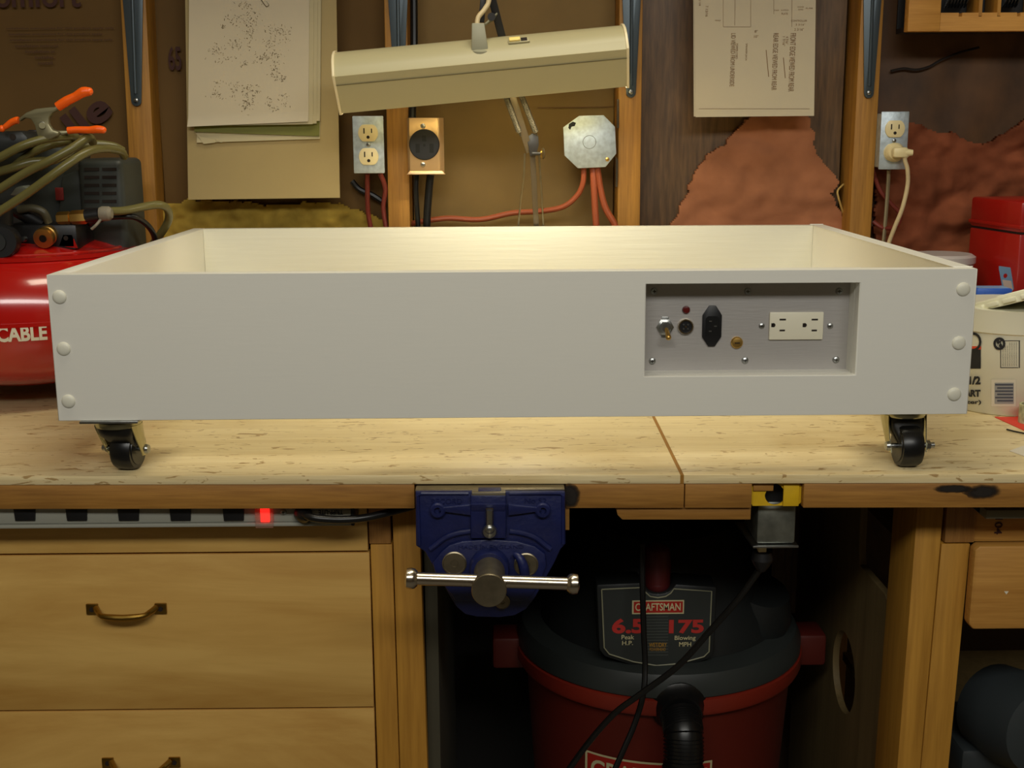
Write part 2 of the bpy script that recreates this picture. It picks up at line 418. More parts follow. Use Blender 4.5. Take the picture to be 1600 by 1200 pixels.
def fibre(poly_px, Y, parent, m, name='exposed_fibre', amp=.012, fs=14, seed=0, step=.003, label=None):
    poly = [(at(x, y, Y).x, at(x, y, Y).z) for x, y in poly_px]
    x0 = min(p[0] for p in poly); x1 = max(p[0] for p in poly); z0 = min(p[1] for p in poly); z1 = max(p[1] for p in poly)
    g = G(); vd = {}
    def vv(i, j):
        if (i, j) not in vd:
            x = x0+i*step; z = z0+j*step
            y = Y-abs(noise.noise(V((x*fs+seed, z*fs*1.3, seed))))*amp+noise.noise(V((x*fs*4, z*fs*5, seed+3)))*amp*.35
            vd[(i, j)] = g.bm.verts.new((x, y, z))
        return vd[(i, j)]
    for i in range(int((x1-x0)/step)+1):
        for j in range(int((z1-z0)/step)+1):
            x = x0+(i+.5)*step; z = z0+(j+.5)*step
            jx = noise.noise(V((x*60, z*60, 1)))*.006; jz = noise.noise(V((x*60, z*60, 9)))*.006
            if inside((x+jx, z+jz), poly): g.bm.faces.new((vv(i, j), vv(i+1, j), vv(i+1, j+1), vv(i, j+1)))
    r = bmesh.ops.extrude_face_region(g.bm, geom=g.bm.faces[:])
    bmesh.ops.translate(g.bm, vec=(0, .012, 0), verts=[e for e in r['geom'] if isinstance(e, bmesh.types.BMVert)])
    bmesh.ops.recalc_face_normals(g.bm, faces=g.bm.faces[:])
    return part(name, g, m, parent, label, ang=80)
xs = stud_x
b0 = facing('insulation_batt', -1.2, xs[0][0]-.002, .765, M_kraft, 'brown kraft faced insulation printed with big purple letters, left of the first stud', 'insulation')
g = G()
wtext(g, 'comfort', -28, 12, 124, -26, .757, bold=.02); part('large_lettering', g, M_violet_ink, b0); g = G()
a = at(98, 214, .757); dx = V((math.cos(.62), 0, math.sin(.62))); dz = V((-math.sin(.62), 0, math.cos(.62)))
addbm(g, textbm('lle', at(122, 222, .757), dx, dz, .082, .050, .0003, .03)); part('large_lettering', g, M_violet_ink, b0); g = G()
for k, (w0, w1) in enumerate(((10, 178), (14, 160), (16, 176), (24, 90), (40, 85), (55, 84), (60, 82))):
    y = 44+k*9.0
    wtext(g, 'installation instructions for this product apply only'[:int((w1-w0)/3)], w0, y+3, w1, y-2, .757)
part('printed_lettering', g, M_violet_ink, b0)
b1 = facing('insulation_batt', xs[0][1]+.002, xs[1][0]-.002, .775, M_kraft, 'brown kraft faced insulation behind the hanging papers with yellow fibre showing low down', 'insulation', seed=3)
g = G(); a1 = at(274, 82, .766); wtext(g, '65', 264, 110, 282, 72, .766, bold=.02); part('printed_lettering', g, M_violet_ink, b1)
fibre([(240, 322), (300, 312), (420, 318), (525, 316), (560, 328), (604, 345), (604, 470), (236, 470)], .765, b1, M_yellow_fibre, seed=5, label='torn yellow glass fibre')
b2 = facing('tan_backing_board', xs[1][1]+.002, xs[2][0]-.002, .790, M_kraft2, 'smooth tan board filling the bay behind the desk lamp', 'board', amp=.002, seed=8)
g = G()
for y0, y1 in ((167, 169),):
    a = at(840 if y0 < 200 else 700, y1, .787); b = at(962, y0, .787); g.prism([a, V((b.x, .787, a.z+.001)), V((b.x, .787, b.z+.001)), V((a.x, .787, b.z))], (0, .002, 0))
part('scored_line', g, mat('score_line', (110, 80, 44), .8), b2)
b3 = facing('insulation_batt', xs[2][1]+.002, xs[3][0]-.006, .785, M_film, 'dark streaked insulation with a tall pale pink fibre patch under the pinned drawing', 'insulation', seed=12)
fibre([(1047, 480), (1047, 352), (1060, 330), (1085, 275), (1098, 250), (1128, 228), (1150, 205), (1172, 180), (1240, 170), (1268, 186), (1274, 240), (1292, 262), (1310, 285), (1296, 300), (1306, 322), (1316, 345), (1330, 380), (1330, 480)], .770, b3, M_pink, seed=2, amp=.012, fs=8, label='pink glass fibre')
b4 = facing('insulation_batt', xs[3][1]+.004, 1.35, .785, M_film2, 'near black insulation with dark red fibre below, behind the red toolbox', 'insulation', seed=21, amp=.01)
fibre([(1364, 480), (1366, 215), (1385, 190), (1420, 192), (1450, 200), (1500, 214), (1530, 226), (1560, 214), (1600, 186), (1700, 170), (1700, 480)], .772, b4, M_red_fibre, seed=9, amp=.03, fs=8, label='dark red glass fibre')
g = G().tube([at(1392, 111, .775), at(1412, 107, .775), at(1432, 109, .775), at(1452, 104, .775), at(1472, 93, .775), at(1500, 82, .775), at(1530, 74, .775)], .0028, 8, flat=.5)
part('torn_seam', g, M_hole, b4)
g = G().tube([at(1318, 288, .77), at(1309, 298, .76), at(1311, 312, .758), at(1319, 337, .77)], .0018, 6)
part('loose_strip', g, mat('pale_strip', (190, 160, 90), .7), b3)

# ---------------------------------------------------------------- shelf above (only its brackets reach into the picture)
t = thing('wall_shelf', 'grey steel brackets of the shelf fixed up the wall studs', 'shelf', (-.2, .6, 1.72))
part('shelf_board', G().box((-1.35, .47, 1.72), (.62, .716, 1.74)), M_pineX, t)
for (xt0, xt1, xb0, xb1, yb) in ((192, 229, 206, 222, 166), (604, 641, 617, 631, 150), (969, 1003, 978, 993, 153), (1345, 1378, 1349, 1364, 154)):
    g = G(); a0, a1, c0, c1 = at(xt0, 0, SF), at(xt1, 0, SF), at(xb0, yb-8, SF), at(xb1, yb-8, SF)
    zt = 1.717; k = (zt-a0.z)/(a0.z-c0.z); k = k*.5; T0 = a0+(a0-c0)*k; T1 = a1+(a1-c1)*k
    n = 7; cx = (c0.x+c1.x)/2; rr = (c1.x-c0.x)/2
    pts = [V((T0.x, SF-.0045, zt)), V((T1.x, SF-.0045, zt))]+[V((cx+rr*math.cos(-i*math.pi/n), SF-.0045, c0.z+rr*math.sin(-i*math.pi/n))) for i in range(n+1)]
    g.prism(pts, (0, .0025, 0), .0004)
    T0.z = T1.z = zt; g.box((T0.x, .50, zt-.003), (T1.x, SF-.002, zt))
    m0 = (T0+T1)/2; mm = V((cx, SF-.003, c0.z+.012))
    g.tube([V((m0.x, SF-.004, zt)), mm+V((0, -.001, .0))], .0032, 10, smooth=False, flat=1)
    br = part('shelf_bracket', g, M_grey_steel, t, 'grey painted steel bracket with raised rib')
    g = G(); screw(g, V((cx, SF-.0045, c0.z+.001)), .0042, mi=0, mslot=1); part('screw', g, [M_zinc, M_hole], br)

# ---------------------------------------------------------------- papers
def sheet(g, pts, Y, th=.0006, curl=0.0, n=60):
    """hanging sheet: pts px TL, TR, BR, BL; the lower edge curls forward"""
    tl, tr, br, bl = [at(x, y, Y) for x, y in pts]; R = []
    for j in range(n+1):
        t = j/n; a = tl.lerp(bl, t); b = tr.lerp(br, t); c = -curl*max(0, (t-.93)/.07)**2
        R.append((g.bm.verts.new(a+V((0, c, 0))), g.bm.verts.new(b+V((0, c*.6, 0)))))
    n0 = len(g.bm.faces)
    fs = [g.bm.faces.new((p[0], p[1], q[1], q[0])) for p, q in zip(R, R[1:])]
    r = bmesh.ops.extrude_face_region(g.bm, geom=fs); bmesh.ops.translate(g.bm, vec=(0, th, 0), verts=[e for e in r['geom'] if isinstance(e, bmesh.types.BMVert)])
    bmesh.ops.recalc_face_normals(g.bm, faces=g.bm.faces[:]); return g._end(n0)
g = G().prism([at(294, 312, .706), at(531, 309, .706), at(524, -90, .706), at(288, -90, .706)], (0, .0035, 0))
solo('manila_board', g, M_manila, 'plain tan card board hanging on the wall under the stack of sketch sheets', 'board')
t = thing('paper_pad', 'stack of curling white sketch sheets over an olive pad, hanging left of the lamp', 'papers', at(400, 220, .70))
g = G(); sheet(g, [(300, -80), (503, -80), (500, 217), (308, 223)], .7035, .001, .003); part('pad_back', g, M_paper_y, t)
g = G(); sheet(g, [(300, -80), (501, -80), (499, 213), (304, 206)], .7015, .001, .002); part('pad_cover', g, M_green, t, 'olive green pad cover')
g = G().prism([at(304, 206, .700), at(312, 216, .700), at(318, 225, .700), at(336, 223, .700), at(334, 218, .70), at(314, 214, .70)], (0, .0006, 0)).prism([at(336, 215, .700), at(350, 221, .700), at(346, 223, .700), at(338, 220, .70)], (0, .0006, 0)); part('torn_corner', g, M_paper_y, t)
for i, (xr, yb, yr) in enumerate(((502, 191, 189), (497, 195, 193), (491, 197, 194), (484, 198, 190))):
    g = G(); sheet(g, [(299-i, -80), (xr, -80), (xr-2, yr), (297-i, yb)], .6995-.0016*i, .0006, .004+.001*i)
    sh = part('paper_sheet', g, M_paper_y if i < 3 else M_paper, t)
g = G(); random.seed(11)
Yi = .6942
def stroke(g, x0, y0, x1, y1, w=.0005, Y=Yi):
    a, b = at(x0, y0, Y), at(x1, y1, Y); d = (b-a); 
    if d.length < 1e-5: return
    n = V((-d.z, 0, d.x)).normalized()*w/1.0; g.quad([a-n, b-n, b+n, a+n])
clusters = [(383, 8, 14, 8, 24), (390, 28, 16, 14, 40), (365, 30, 12, 10, 18), (349, 41, 5, 4, 6), (392, 50, 10, 20, 46), (370, 70, 20, 10, 44), (338, 78, 12, 8, 30), (352, 92, 18, 6, 20), (430, 48, 18, 8, 36), (447, 56, 10, 10, 20), (425, 68, 12, 10, 30), (432, 84, 12, 8, 20), (408, 90, 14, 8, 34), (385, 100, 14, 7, 22), (430, 100, 10, 12, 26), (440, 122, 10, 6, 22), (425, 116, 10, 5, 10), (347, 130, 18, 4, 16), (335, 142, 6, 8, 14), (365, 142, 4, 12, 16), (350, 150, 18, 4, 10), (385, 140, 10, 10, 34), (402, 140, 8, 12, 16), (388, 162, 12, 12, 44), (420, 160, 4, 12, 18), (444, 158, 8, 10, 22), (430, 170, 12, 4, 8), (389, 181, 2, 1, 4), (350, 42, 3, 3, 6)]
for cx, cy, rx, ry, n in clusters:
    for k in range(n):
        x = cx+random.gauss(0, rx*.55); y = cy+random.gauss(0, ry*.55); a = random.random()*6.28; l = random.choice((1.2, 1.8, 2.5, 3.5))
        if y < 192: stroke(g, x, y, x+math.cos(a)*l, y+math.sin(a)*l, random.choice((.0002, .0003, .0005)))
sk = part('sketch_marks', g, M_pencil, t, 'small handwritten pencil figures')
g = G().tube([at(400, -12, .6935), at(414, 8, .6935), at(418, 10, .6935), at(420, 7, .6935), at(417, 3, .6935), at(404, -14, .6935)], .0006, 6)
part('paper_clip', g, M_steel, t)
t = thing('pinned_drawing', 'printed plan drawing hanging in the bay right of the lamp', 'papers', at(1180, 183, .70))
g = G(); sheet(g, [(1084, -80), (1276, -80), (1272, 181), (1087, 183)], .7000, .0006, .0)
sheet(g, [(1083, -80), (1274, -80), (1270, 180), (1084, 182)], .7016, .0006, .0)
part('paper_sheet', g, M_paper, t)
g = G(); Yd = .6996
def vtext(s, x0, y0, y1, w, bold=.0):
    """writing that runs downward, letters lying on their side; x0 = left px of the column"""
    a = at(x0, y0, Yd); b = at(x0+w, y1, Yd)
    addbm(g, textbm(s, a, (0, 0, -1), (1, 0, 0), a.z-b.z, b.x-a.x, .0003, bold))
vtext('LID VIEWED FROM UNDERSIDE', 1142.5, 52, 135, 4.5); vtext('POWER CORD', 1150, 68, 92, 2.5); vtext('SPEAKER JACK', 1164.5, 68, 95, 2.5)
vtext('REAR EDGE VIEWED FROM REAR', 1208.5, 52, 141, 4.5); vtext('FRONT EDGE VIEWED FROM REAR', 1235, 52, 143, 5)
vtext('4 7/16"', 1228, 57, 69, 3.5); vtext('1 7/16"', 1223, 57, 72, 3.5); vtext('3 1/4', 1092, 0, 9, 3); vtext('7 13/16', 1102.5, 9, 26, 3.5)
for s_, x0, y0, x1, y1 in (('CONTROLLER', 1236, 34, 1261, 31), ('2 3/16"', 1243, 40, 1258, 37), ('2 3/16"', 1241, 48, 1256, 44), ('POWER', 1246, 12, 1256, 10), ('CORD', 1247, 16, 1255, 14), ('FUSE', 1259, 14, 1270, 12), ('FAN', 1210, 17, 1217, 15), ('SWITCH', 1220, 17, 1232, 15), ('PLATE', 1221, 23, 1231, 20), ('HINGE', 1117, 33, 1126, 31), ('8"', 1179, 51, 1184, 47), ('10"', 1178, 59, 1185, 55)):
    wtext(g, s_, x0, y0, x1, y1, Yd)
for x0, y0, x1, y1 in ((1130, -60, 1130, 42), (1173, -60, 1173, 42), (1130, 42, 1173, 42), (1149, -60, 1148, 40), (1209, -60, 1209, 22), (1238, -60, 1237, 42), (1092, 170, 1265, 170)):
    stroke(g, x0, y0, x1, y1, .0003, Yd)
for x0, y0, x1, y1 in ((1197, 78, 1201, 120), (1224, 90, 1227, 122)): stroke(g, x0, y0, x1, y1, .0006, Yd)
part('printed_lettering', g, M_brown_ink, t)

# ---------------------------------------------------------------- outlets on the wall
def duplex_face(g, cx, cz, Y, r=.0165, mi=0, hi=1):
    g.mi = mi; pts = []
    for k in range(40):
        a = 2*math.pi*k/40; pts.append(V((cx+r*math.cos(a), Y, cz+max(-.0138, min(.0138, r*math.sin(a))))))
    g.prism(pts, (0, .006, 0), .0006); g.mi = hi
    g.box((cx-.0075, Y-.0004, cz-.001), (cx-.0055, Y+.001, cz+.008)); g.box((cx+.0052, Y-.0004, cz), (cx+.0070, Y+.001, cz+.0072))
    g.cyl((cx, Y-.0004, cz-.0068), (cx, Y+.001, cz-.0068), .0027, n=14)
def wall_outlet(x0, y0, x1, y1, label, cable, plugged=False):
    a = at(x0, y1, .690); b = at(x1, y0, .690); cx, cz = (a.x+b.x)/2, (a.z+b.z)/2
    t = thing('wall_outlet', label, 'outlet', (cx, .70, a.z), 'duplex outlets on the studs')
    part('junction_box', G().box((a.x+.003, .692, a.z+.003), (b.x-.003, .730, b.z-.003), .003), M_galv, t)
    part('cover_plate', G().box((a.x, .688, a.z), (b.x, .692, b.z), .0018), M_galv, t)
    for s in (1, -1):
        g = G(); duplex_face(g, cx, cz+s*.0193, .6852); part('receptacle', g, [M_ivory, M_hole], t)
    g = G(); screw(g, (cx, .688, cz), .0036, mslot=1); part('screw', g, [M_zinc, M_hole], t)
    return t, cx, cz
t1, _, _ = wall_outlet(553, 181, 599, 271, 'steel plate duplex outlet with nothing plugged in, under the left end of the lamp', None)
t2, ocx, ocz = wall_outlet(1372, 174, 1421, 265, 'steel plate duplex outlet with a cream plug in its lower socket', None)
g = G()
g.tube([at(574, 271, .71), at(574, 290, .725), at(575, 330, .74), at(580, 360, .745)], .0042, 10)
g.tube([at(594, 271, .71), at(602, 295, .722), at(599, 325, .73), at(604, 360, .73)], .0042, 10)
solo('electrical_cable', g, M_maroon_cable, 'dark red cables running down from the outlet under the left end of the lamp', 'cable')
g = G().tube([at(550, 283, .76), at(562, 296, .76), at(582, 305, .76), at(602, 318, .76)], .005, 8)
solo('electrical_cable', g, M_blk, 'short black cable stub behind the dark red cables', 'cable')
t = thing('plug_and_cord', 'cream plug and cord hanging from the outlet on the right stud', 'cord', (ocx, .67, ocz-.03))
g = G(); c = V((ocx, .680, ocz-.0193)); g.lathe([(.0160, 0), (.0160, .006), (.012, .012)], c+V((0, .0045, 0)), (0, -1, 0), 24)
g.box(c+V((-.009, -.022, -.0085)), c+V((.016, -.008, .0085)), .004); g.tube([c+V((.012, -.016, 0)), c+V((.024, -.018, -.0005))], [.0068, .005], 12, smooth=False)
part('plug', g, M_ivory, t)
g = G().tube([c+V((.022, -.018, 0)), at(1414, 247, .665), at(1418, 265, .668), at(1418, 290, .675), at(1410, 325, .68), at(1398, 355, .69), at(1388, 382, .70), at(1380, 410, .70)], .0036, 12)
part('cord', g, M_cream, t)
g = G().tube([at(1389, 265, .71), at(1387, 300, .725), at(1384, 340, .73), at(1380, 385, .73)], .0052, 10, flat=.5)
solo('electrical_cable', g, mat('grey_cable', (150, 138, 106), .5), 'flat grey cable running down below the plugged outlet', 'cable')
g = G().tube([at(1363, 262, .735), at(1374, 296, .735), at(1392, 318, .735), at(1406, 335, .735), at(1400, 354, .735), at(1380, 356, .73), at(1364, 346, .735)], .0038, 10)
solo('electrical_cable', g, M_maroon_cable, 'dark red cable looped behind the cream cord by the right stud', 'cable')
# range receptacle
t = thing('range_outlet', 'large round black receptacle on a shiny steel plate beside the stud', 'outlet', at(665, 275, .70))
a = at(640, 270, .684); b = at(686, 184, .684)
part('junction_box', G().box((a.x+.002, .688, a.z+.004), (b.x-.002, .735, b.z-.002), .002), M_galv, t)
g = G(); pl = [(a.x-.003, .691), (a.x+.001, .684), (b.x-.003, .684), (b.x, .686), (b.x+.007, .695)]
g.prism([V((x, y, a.z)) for x, y in pl]+[V((x, y+.0012, a.z)) for x, y in reversed(pl)], (0, 0, b.z-a.z), .0003)
g.prism([V((a.x-.005, .682, a.z-.003)), V((b.x+.009, .682, a.z-.003)), V((b.x+.004, .683, a.z+.003)), V((a.x, .683, a.z+.003))], (0, .012, 0), .0008)
part('cover_plate', g, mat('warm_steel', (206, 172, 128), .3, metal=.6), t)
cc = at(663, 226, .682); g = G().lathe([(.0255, 0), (.0255, .003), (.024, .005), (0, .005)], cc+V((0, .004, 0)), (0, -1, 0), 48); g.mi = 1
for dx_, dz_, w, h in ((-.011, -.006, .0035, .0075), (.012, -.006, .0035, .0075), (0, .010, .0035, .005), (0, -.001, .002, .002)):
    g.box((cc.x+dx_-w, cc.y-.0014, cc.z+dz_-h), (cc.x+dx_+w, cc.y+.002, cc.z+dz_+h))
part('receptacle', g, [M_blk, mat('pit_black', (6, 6, 6), .8)], t)
for yy in (197, 257):
    g = G(); screw(g, at(661, yy, .684), .0042, mslot=1); part('screw', g, [M_zinc, M_hole], t)
g = G().tube([at(651, 273, .715), at(650, 300, .715), at(653, 350, .72), at(655, 400, .72)], .0045, 10)
g.tube([at(673, 273, .715), at(670, 300, .715), at(667, 350, .715), at(668, 400, .72)], .0065, 10)
g.tube([at(646, -60, .73), at(647, 80, .73), at(644, 184, .715)], .0065, 10)
solo('power_cable', g, M_blkrub, 'thick black cables entering and leaving the round black receptacle', 'cable')
# octagon box
t = thing('octagon_box', 'octagonal galvanised box cover with two orange cables below', 'electrical box', at(922, 262, .71))
poly = [(905, 181), (943, 180), (961, 198), (963, 240), (946, 261), (903, 263), (882, 243), (880, 199)]
g = G(); polypx(g, poly, .700, .0025, .0006); g.mi = 0
part('cover_plate', g, M_galv, t)
g = G(); c = at(921, 222, .700)
polypx(g, [(c0+(921-c0)*.06, r0_+(222-r0_)*.06) for c0, r0_ in poly], .7025, .035); part('junction_box', g, M_zinc, t)
g = G(); g.lathe([(.0105, 0), (.0109, .0004), (.0113, 0)], c, (0, -1, 0), 40, cap=False); part('knockout_ring', g, mat('knockout_line', (116, 116, 110), .5, metal=.6), t)
g = G(); screw(g, at(949, 249, .700), .0035, mslot=1); part('screw', g, [M_brass, M_hole], t)
g = G(); polypx(g, [(888, 200), (889, 194), (895, 190), (900, 192), (898, 197), (893, 198), (891, 203)], .6998, .0004); part('black_scrape', g, M_black_ink, t)
g = G().tube([at(912, 262, .715), at(911, 285, .715), at(902, 305, .72), at(880, 323, .725), at(845, 330, .735), at(800, 333, .745), at(750, 343, .75), at(700, 341, .755), at(660, 346, .755), at(640, 350, .76)], .0048, 10)
g.tube([at(926, 262, .715), at(928, 290, .712), at(930, 330, .712), at(933, 370, .712)], .0058, 10)
g.tube([at(933, 262, .715), at(938, 295, .716), at(946, 325, .716), at(960, 350, .716), at(966, 370, .716)], .0058, 10)
solo('electrical_cable', g, M_orange_cable, 'orange cables dropping from the octagonal box, one sweeping left along the bay', 'cable')
g = G().prism([at(964, 155, .716), at(967, 155, .716), at(967, 200, .716), at(964, 200, .716)], (0, .001, 0))
solo('box_bracket', g, M_chrome, 'thin bright metal strap above and right of the octagonal box, against the stud', 'bracket')
g = G().prism([at(962, 245, .716), at(966, 250, .716), at(965, 292, .716), at(962, 292, .716)], (0, .001, 0))
solo('box_bracket', g, M_chrome, 'thin bright metal strap below and right of the octagonal box, against the stud', 'bracket')

# ---------------------------------------------------------------- desk lamp
YL = .50
t = thing('desk_lamp', 'tilted beige fluorescent desk lamp on a sprung arm', 'lamp', at(838, 360, .68))
FL, FR = at(523, 120, YL), at(979, 77, YL); ax = (FR-FL).normalized(); upv = V((0, 0, 1))-ax*ax.z; upv.normalize(); bk = V((0, 1, 0))
prof = [(.036, -.0535), (.0055, -.012), (-.0015, 0), (.000, .0015), (.004, .012), (.012, .0225), (.025, .0315), (.042, .0375), (.062, .040), (.084, .034), (.095, -.0535+.01), (.093, -.0535+.01), (.082, .031), (.062, .037), (.042, .0345), (.025, .0285), (.012, .0195), (.006, .010), (.006, -.005), (.0375, -.0535)]
def pp(base, q, s=1.0): return base+bk*q[0]*s+upv*q[1]*s
g = G().prism([pp(FL, q) for q in prof], FR-FL)
part('lamp_shade', g, M_lamp, t)
g = G().prism([pp(FL, (.0046, -.0122)), pp(FL, (.008, -.0122)), pp(FL, (.009, -.0134)), pp(FL, (.0055, -.0134))], FR-FL); part('shade_seam', g, mat('seam_shadow', (110, 104, 78), .6), t)
capo = [(.034, -.056), (-.0035, .001), (.003, .0135), (.011, .025), (.024, .034), (.042, .040), (.063, .0425), (.087, .037), (.098, -.046), (.05, -.054)]
for P, s in ((FL, -1), (FR, 1)):
    g = G().prism([pp(P, q) for q in capo], ax*.004*s, .0007); part('end_cap', g, M_lamp_rim, t)
g = G().cyl(pp(FL, (.05, -.004))+ax*.02, pp(FR, (.05, -.004))-ax*.02, .0125, n=20); part('fluorescent_tube', g, mat('lit_tube', (255, 238, 190), .4, emit=2.5), t)
PL = (pp(FL, (.055, -.020))+pp(FR, (.055, -.020)))/2
dl = area('desk_lamp_light', PL, PL+V((0, -.55, -1)), .40, .03, 2.8, (1.0, 0.92, 0.68))
# tilting bracket and switch on top
pc = at(751, 80, YL+.010); g = G()
g.prism([pc+V((-.014, 0, -.001)), pc+V((.012, 0, -.001)), pc+V((.006, .0, .041)), pc+V((-.013, 0, .041))], (0, .022, 0), .0015)
g.prism([pc+V((.000, .010, .036)), pc+V((.006, .010, .041)), pc+V((.026, .05, .062)), pc+V((.018, .05, .05))], (.004, .006, 0), .001)
g.lathe([(.017, 0), (.017, .006), (.013, .008)], pc+V((.0, .012, -.003)), (0, -.25, 1), 24); part('swivel_bracket', g, mat('bracket_grey', (150, 148, 126), .45), t)
sw = pp(FL.lerp(FR, .638), (.0165, .0275)); g = G(); g.box((-.016, -.005, -.001), (.016, .006, .0022), .0006); g.mi = 1; g.box((-.0145, -.003, .002), (.002, .0045, .0055), .0006); g.mi = 2; g.box((.003, -.003, .0015), (.0125, .0045, .0027))
R = Matrix((( ax.x, 0, -ax.z), (0, 1, 0), (ax.z, 0, ax.x))).to_4x4()
g.M(Matrix.Translation(sw) @ R @ Matrix.Rotation(math.radians(40), 4, 'X')); part('rocker_switch', g, [M_lamp, mat('switch_cream', (255, 228, 140), .3), M_hole], t)
g = G().tube([at(766, -40, .53), at(764, 0, .53), at(757, 15, .528), at(747, 28, .525), at(745, 46, .523)], .0038, 12); part('lamp_cord', g, M_cream, t)
def bar(g, x0, y0, Y0, x1, y1, Y1, w, d): 
    a, b = at(x0, y0, Y0), at(x1, y1, Y1); dd = (b-a).normalized(); n = V((dd.z, 0, -dd.x)).normalized()*w/2
    g.prism([a-n, a+n, b+n, b-n], (0, d, 0), .0008)
g = G()
bar(g, 759, -40, .54, 785, 60, .57, .012, .006); bar(g, 785, 60, .57, 800, 120, .60, .012, .006); bar(g, 758, -40, .548, 752, 35, .548, .009, .005)
g.cyl(at(768, 26, .532), at(768, 26, .552), .006)
part('upper_arm', g, mat('arm_black', (40, 38, 38), .4), t)
g = G(); bar(g, 797, 140, .62, 828, 238, .65, .012, .006)
part('middle_arm', g, mat('arm_bronze', (104, 92, 74), .4, metal=.4), t)
for x0, y0, x1, y1 in ((791, 152, 811, 206), (815, 150, 837, 206)):
    g = G(); a, b = at(x0, y0, .618), at(x1, y1, .638); n = 26; pts = []; d = b-a; e1 = d.orthogonal().normalized(); e2 = d.normalized().cross(e1)
    g.cyl(a, b, .0036, n=12)
    for k in range(n*8+1): pts.append(a+d*(k/(n*8))+e1*(.0042*math.cos(k*math.pi/4))+e2*(.0042*math.sin(k*math.pi/4)))
    g.tube(pts, .0009, 5, smooth=False); g.cyl(b, b+d.normalized()*.008, .0012); part('spring', g, mat('spring_steel', (84, 78, 64), .45, metal=.7), t)
g = G(); polypx(g, [(822, 215), (832, 208), (841, 212), (842, 226), (838, 243), (828, 244), (826, 230)], .645, .008, .001)
g.cyl(at(832, 240, .645), at(850, 240, .640), .0028)
part('elbow_joint', g, mat('arm_black', (40, 38, 38)), t)
g = G().lathe([(.0022, 0), (.0085, .001), (.009, .0035), (.0022, .005)], at(846, 240, .642), (1, -.35, 0), 20); part('wing_knob', g, M_abrass, t)
g = G(); bar(g, 832, 240, .650, 839, 372, .695, .009, .006); part('lower_arm', g, mat('arm_bronze', (104, 92, 74)), t)
g = G().tube([at(820, 240, .65), at(818, 280, .66), at(813, 320, .68), at(808, 372, .695)], .0016, 8); g.tube([at(842, 240, .655), at(846, 300, .67), at(850, 372, .695)], .0016, 8); part('stay_wire', g, M_steel, t)
a = at(820, 372, .697); part('base_clamp', G().box((a.x-.004, .690, ZB+.0), (a.x+.035, .716, a.z+.002), .002), M_dkgrey, t)

# ---------------------------------------------------------------- plug/CD style rack at top right
t = thing('wooden_rack', 'slotted pine rack of thin dark discs at the top right', 'rack', at(1510, 48, .66))
A = at(1418, 49, .66); B = at(1470, 20, .66)
zt = A.z+.30; xr = A.x+.42; zi = at(1470, 20, .66).z
g = G().box((A.x, .66, A.z), (B.x, .68, zt), .001); part('side_stile', g, M_pineX, t)
xsl = [at(x, 20, .66).x for x in (1470, 1501, 1532, 1561, 1592, 1622, 1652)]
g = G(); g.box((B.x, .66, A.z), (xr, .68, zi-.006))
w = .0028
prev = B.x
for x in xsl[1:]:
    g.box((prev, .66, zi-.006), (x-w, .68, zi)); prev = x+w
g.box((prev, .66, zi-.006), (xr, .68, zi))
part('bottom_rail', g, M_pineX, t)
for x in xsl[2:4]+xsl[5:6]:
    part('divider', G().box((x-w, .661, zi-.005), (x+w, .714, zt)), M_stud, t)
part('back_panel', G().box((A.x, .716, A.z), (xr, .72, zt)), M_blk, t)
part('rack_floor', G().box((A.x, .68, A.z), (xr, .716, A.z+.008)), M_blk, t)
grp = 'thin dark discs in the wooden rack'
first = None
for (x0, n) in ((1478, 7), (1568, 5)):
    for k in range(n):
        x = at(x0+k*5, 12, .68).x; c = V((x+.008, .6955, zi+.030))
        g = G().cyl(c, c+V((.0016, -.0003, 0)), .0195, n=40); g.bm.transform(Matrix.Translation(c) @ Matrix.Rotation(math.radians(14), 4, 'Y') @ Matrix.Translation(-c))
        solo('thin_disc', g, mat('dark_disc', (50, 54, 56), .25, metal=.6), 'thin dark disc standing on edge in the left bay of the rack' if x0 == 1478 else 'thin dark disc standing on edge in the right bay of the rack', 'disc', grp+(' left bay' if x0 == 1478 else ' right bay'))

# ---------------------------------------------------------------- workbench
bench = thing('workbench', 'long wooden workbench with pale worn top and heavy posts', 'workbench', (0, .35, 0))
XL, XR = -1.35, 1.35
sx0, sx1 = .1985, .2037
def topseg(x0, x1, x0b, x1b, z0, z1, m, name, label=None):
    g = G().prism([V((x0, YF(x0), z0)), V((x1, YF(x1), z0)), V((x1b, .715, z0)), V((x0b, .715, z0))], (0, 0, z1-z0), .0008)
    return part(name, g, m, bench, label)
topseg(XL, .1965, XL, .2055, .889, ZB, M_ply, 'worktop')
topseg(.2005, XR, .2095, XR, .889, ZB, M_ply, 'worktop')
g = G().prism([V((.1965, YF(.2)+.0006, .889)), V((.2005, YF(.2)+.0006, .889)), V((.2095, .715, .889)), V((.2055, .715, .889))], (0, 0, .0105)); part('seam_filler', g, mat('seam_glue', (150, 104, 28), .7), bench)
def edge(px0, px1, name='edge_strip'):
    x0, x1 = at(px0, 775, .003).x, at(px1, 775, .003).x
    if px0 < -100: x0 = XL
    if px1 > 1700: x1 = XR
    g = G().prism([V((x0, YF(x0), .8588)), V((x1, YF(x1), .8588)), V((x1, YF(x1)+.035, .8588)), V((x0, YF(x0)+.035, .8588))], (0, 0, .0299), .001)
    return part(name, g, M_edge, bench)
edge(-200, 647.5); edge(884, 1068); edge(1069.5, 1173); edge(1253, 2000)
g = G(); a = at(962, 775, .01); b = at(1172, 775, .01); z1 = .8585; z0 = at(1050, 814, .0).z
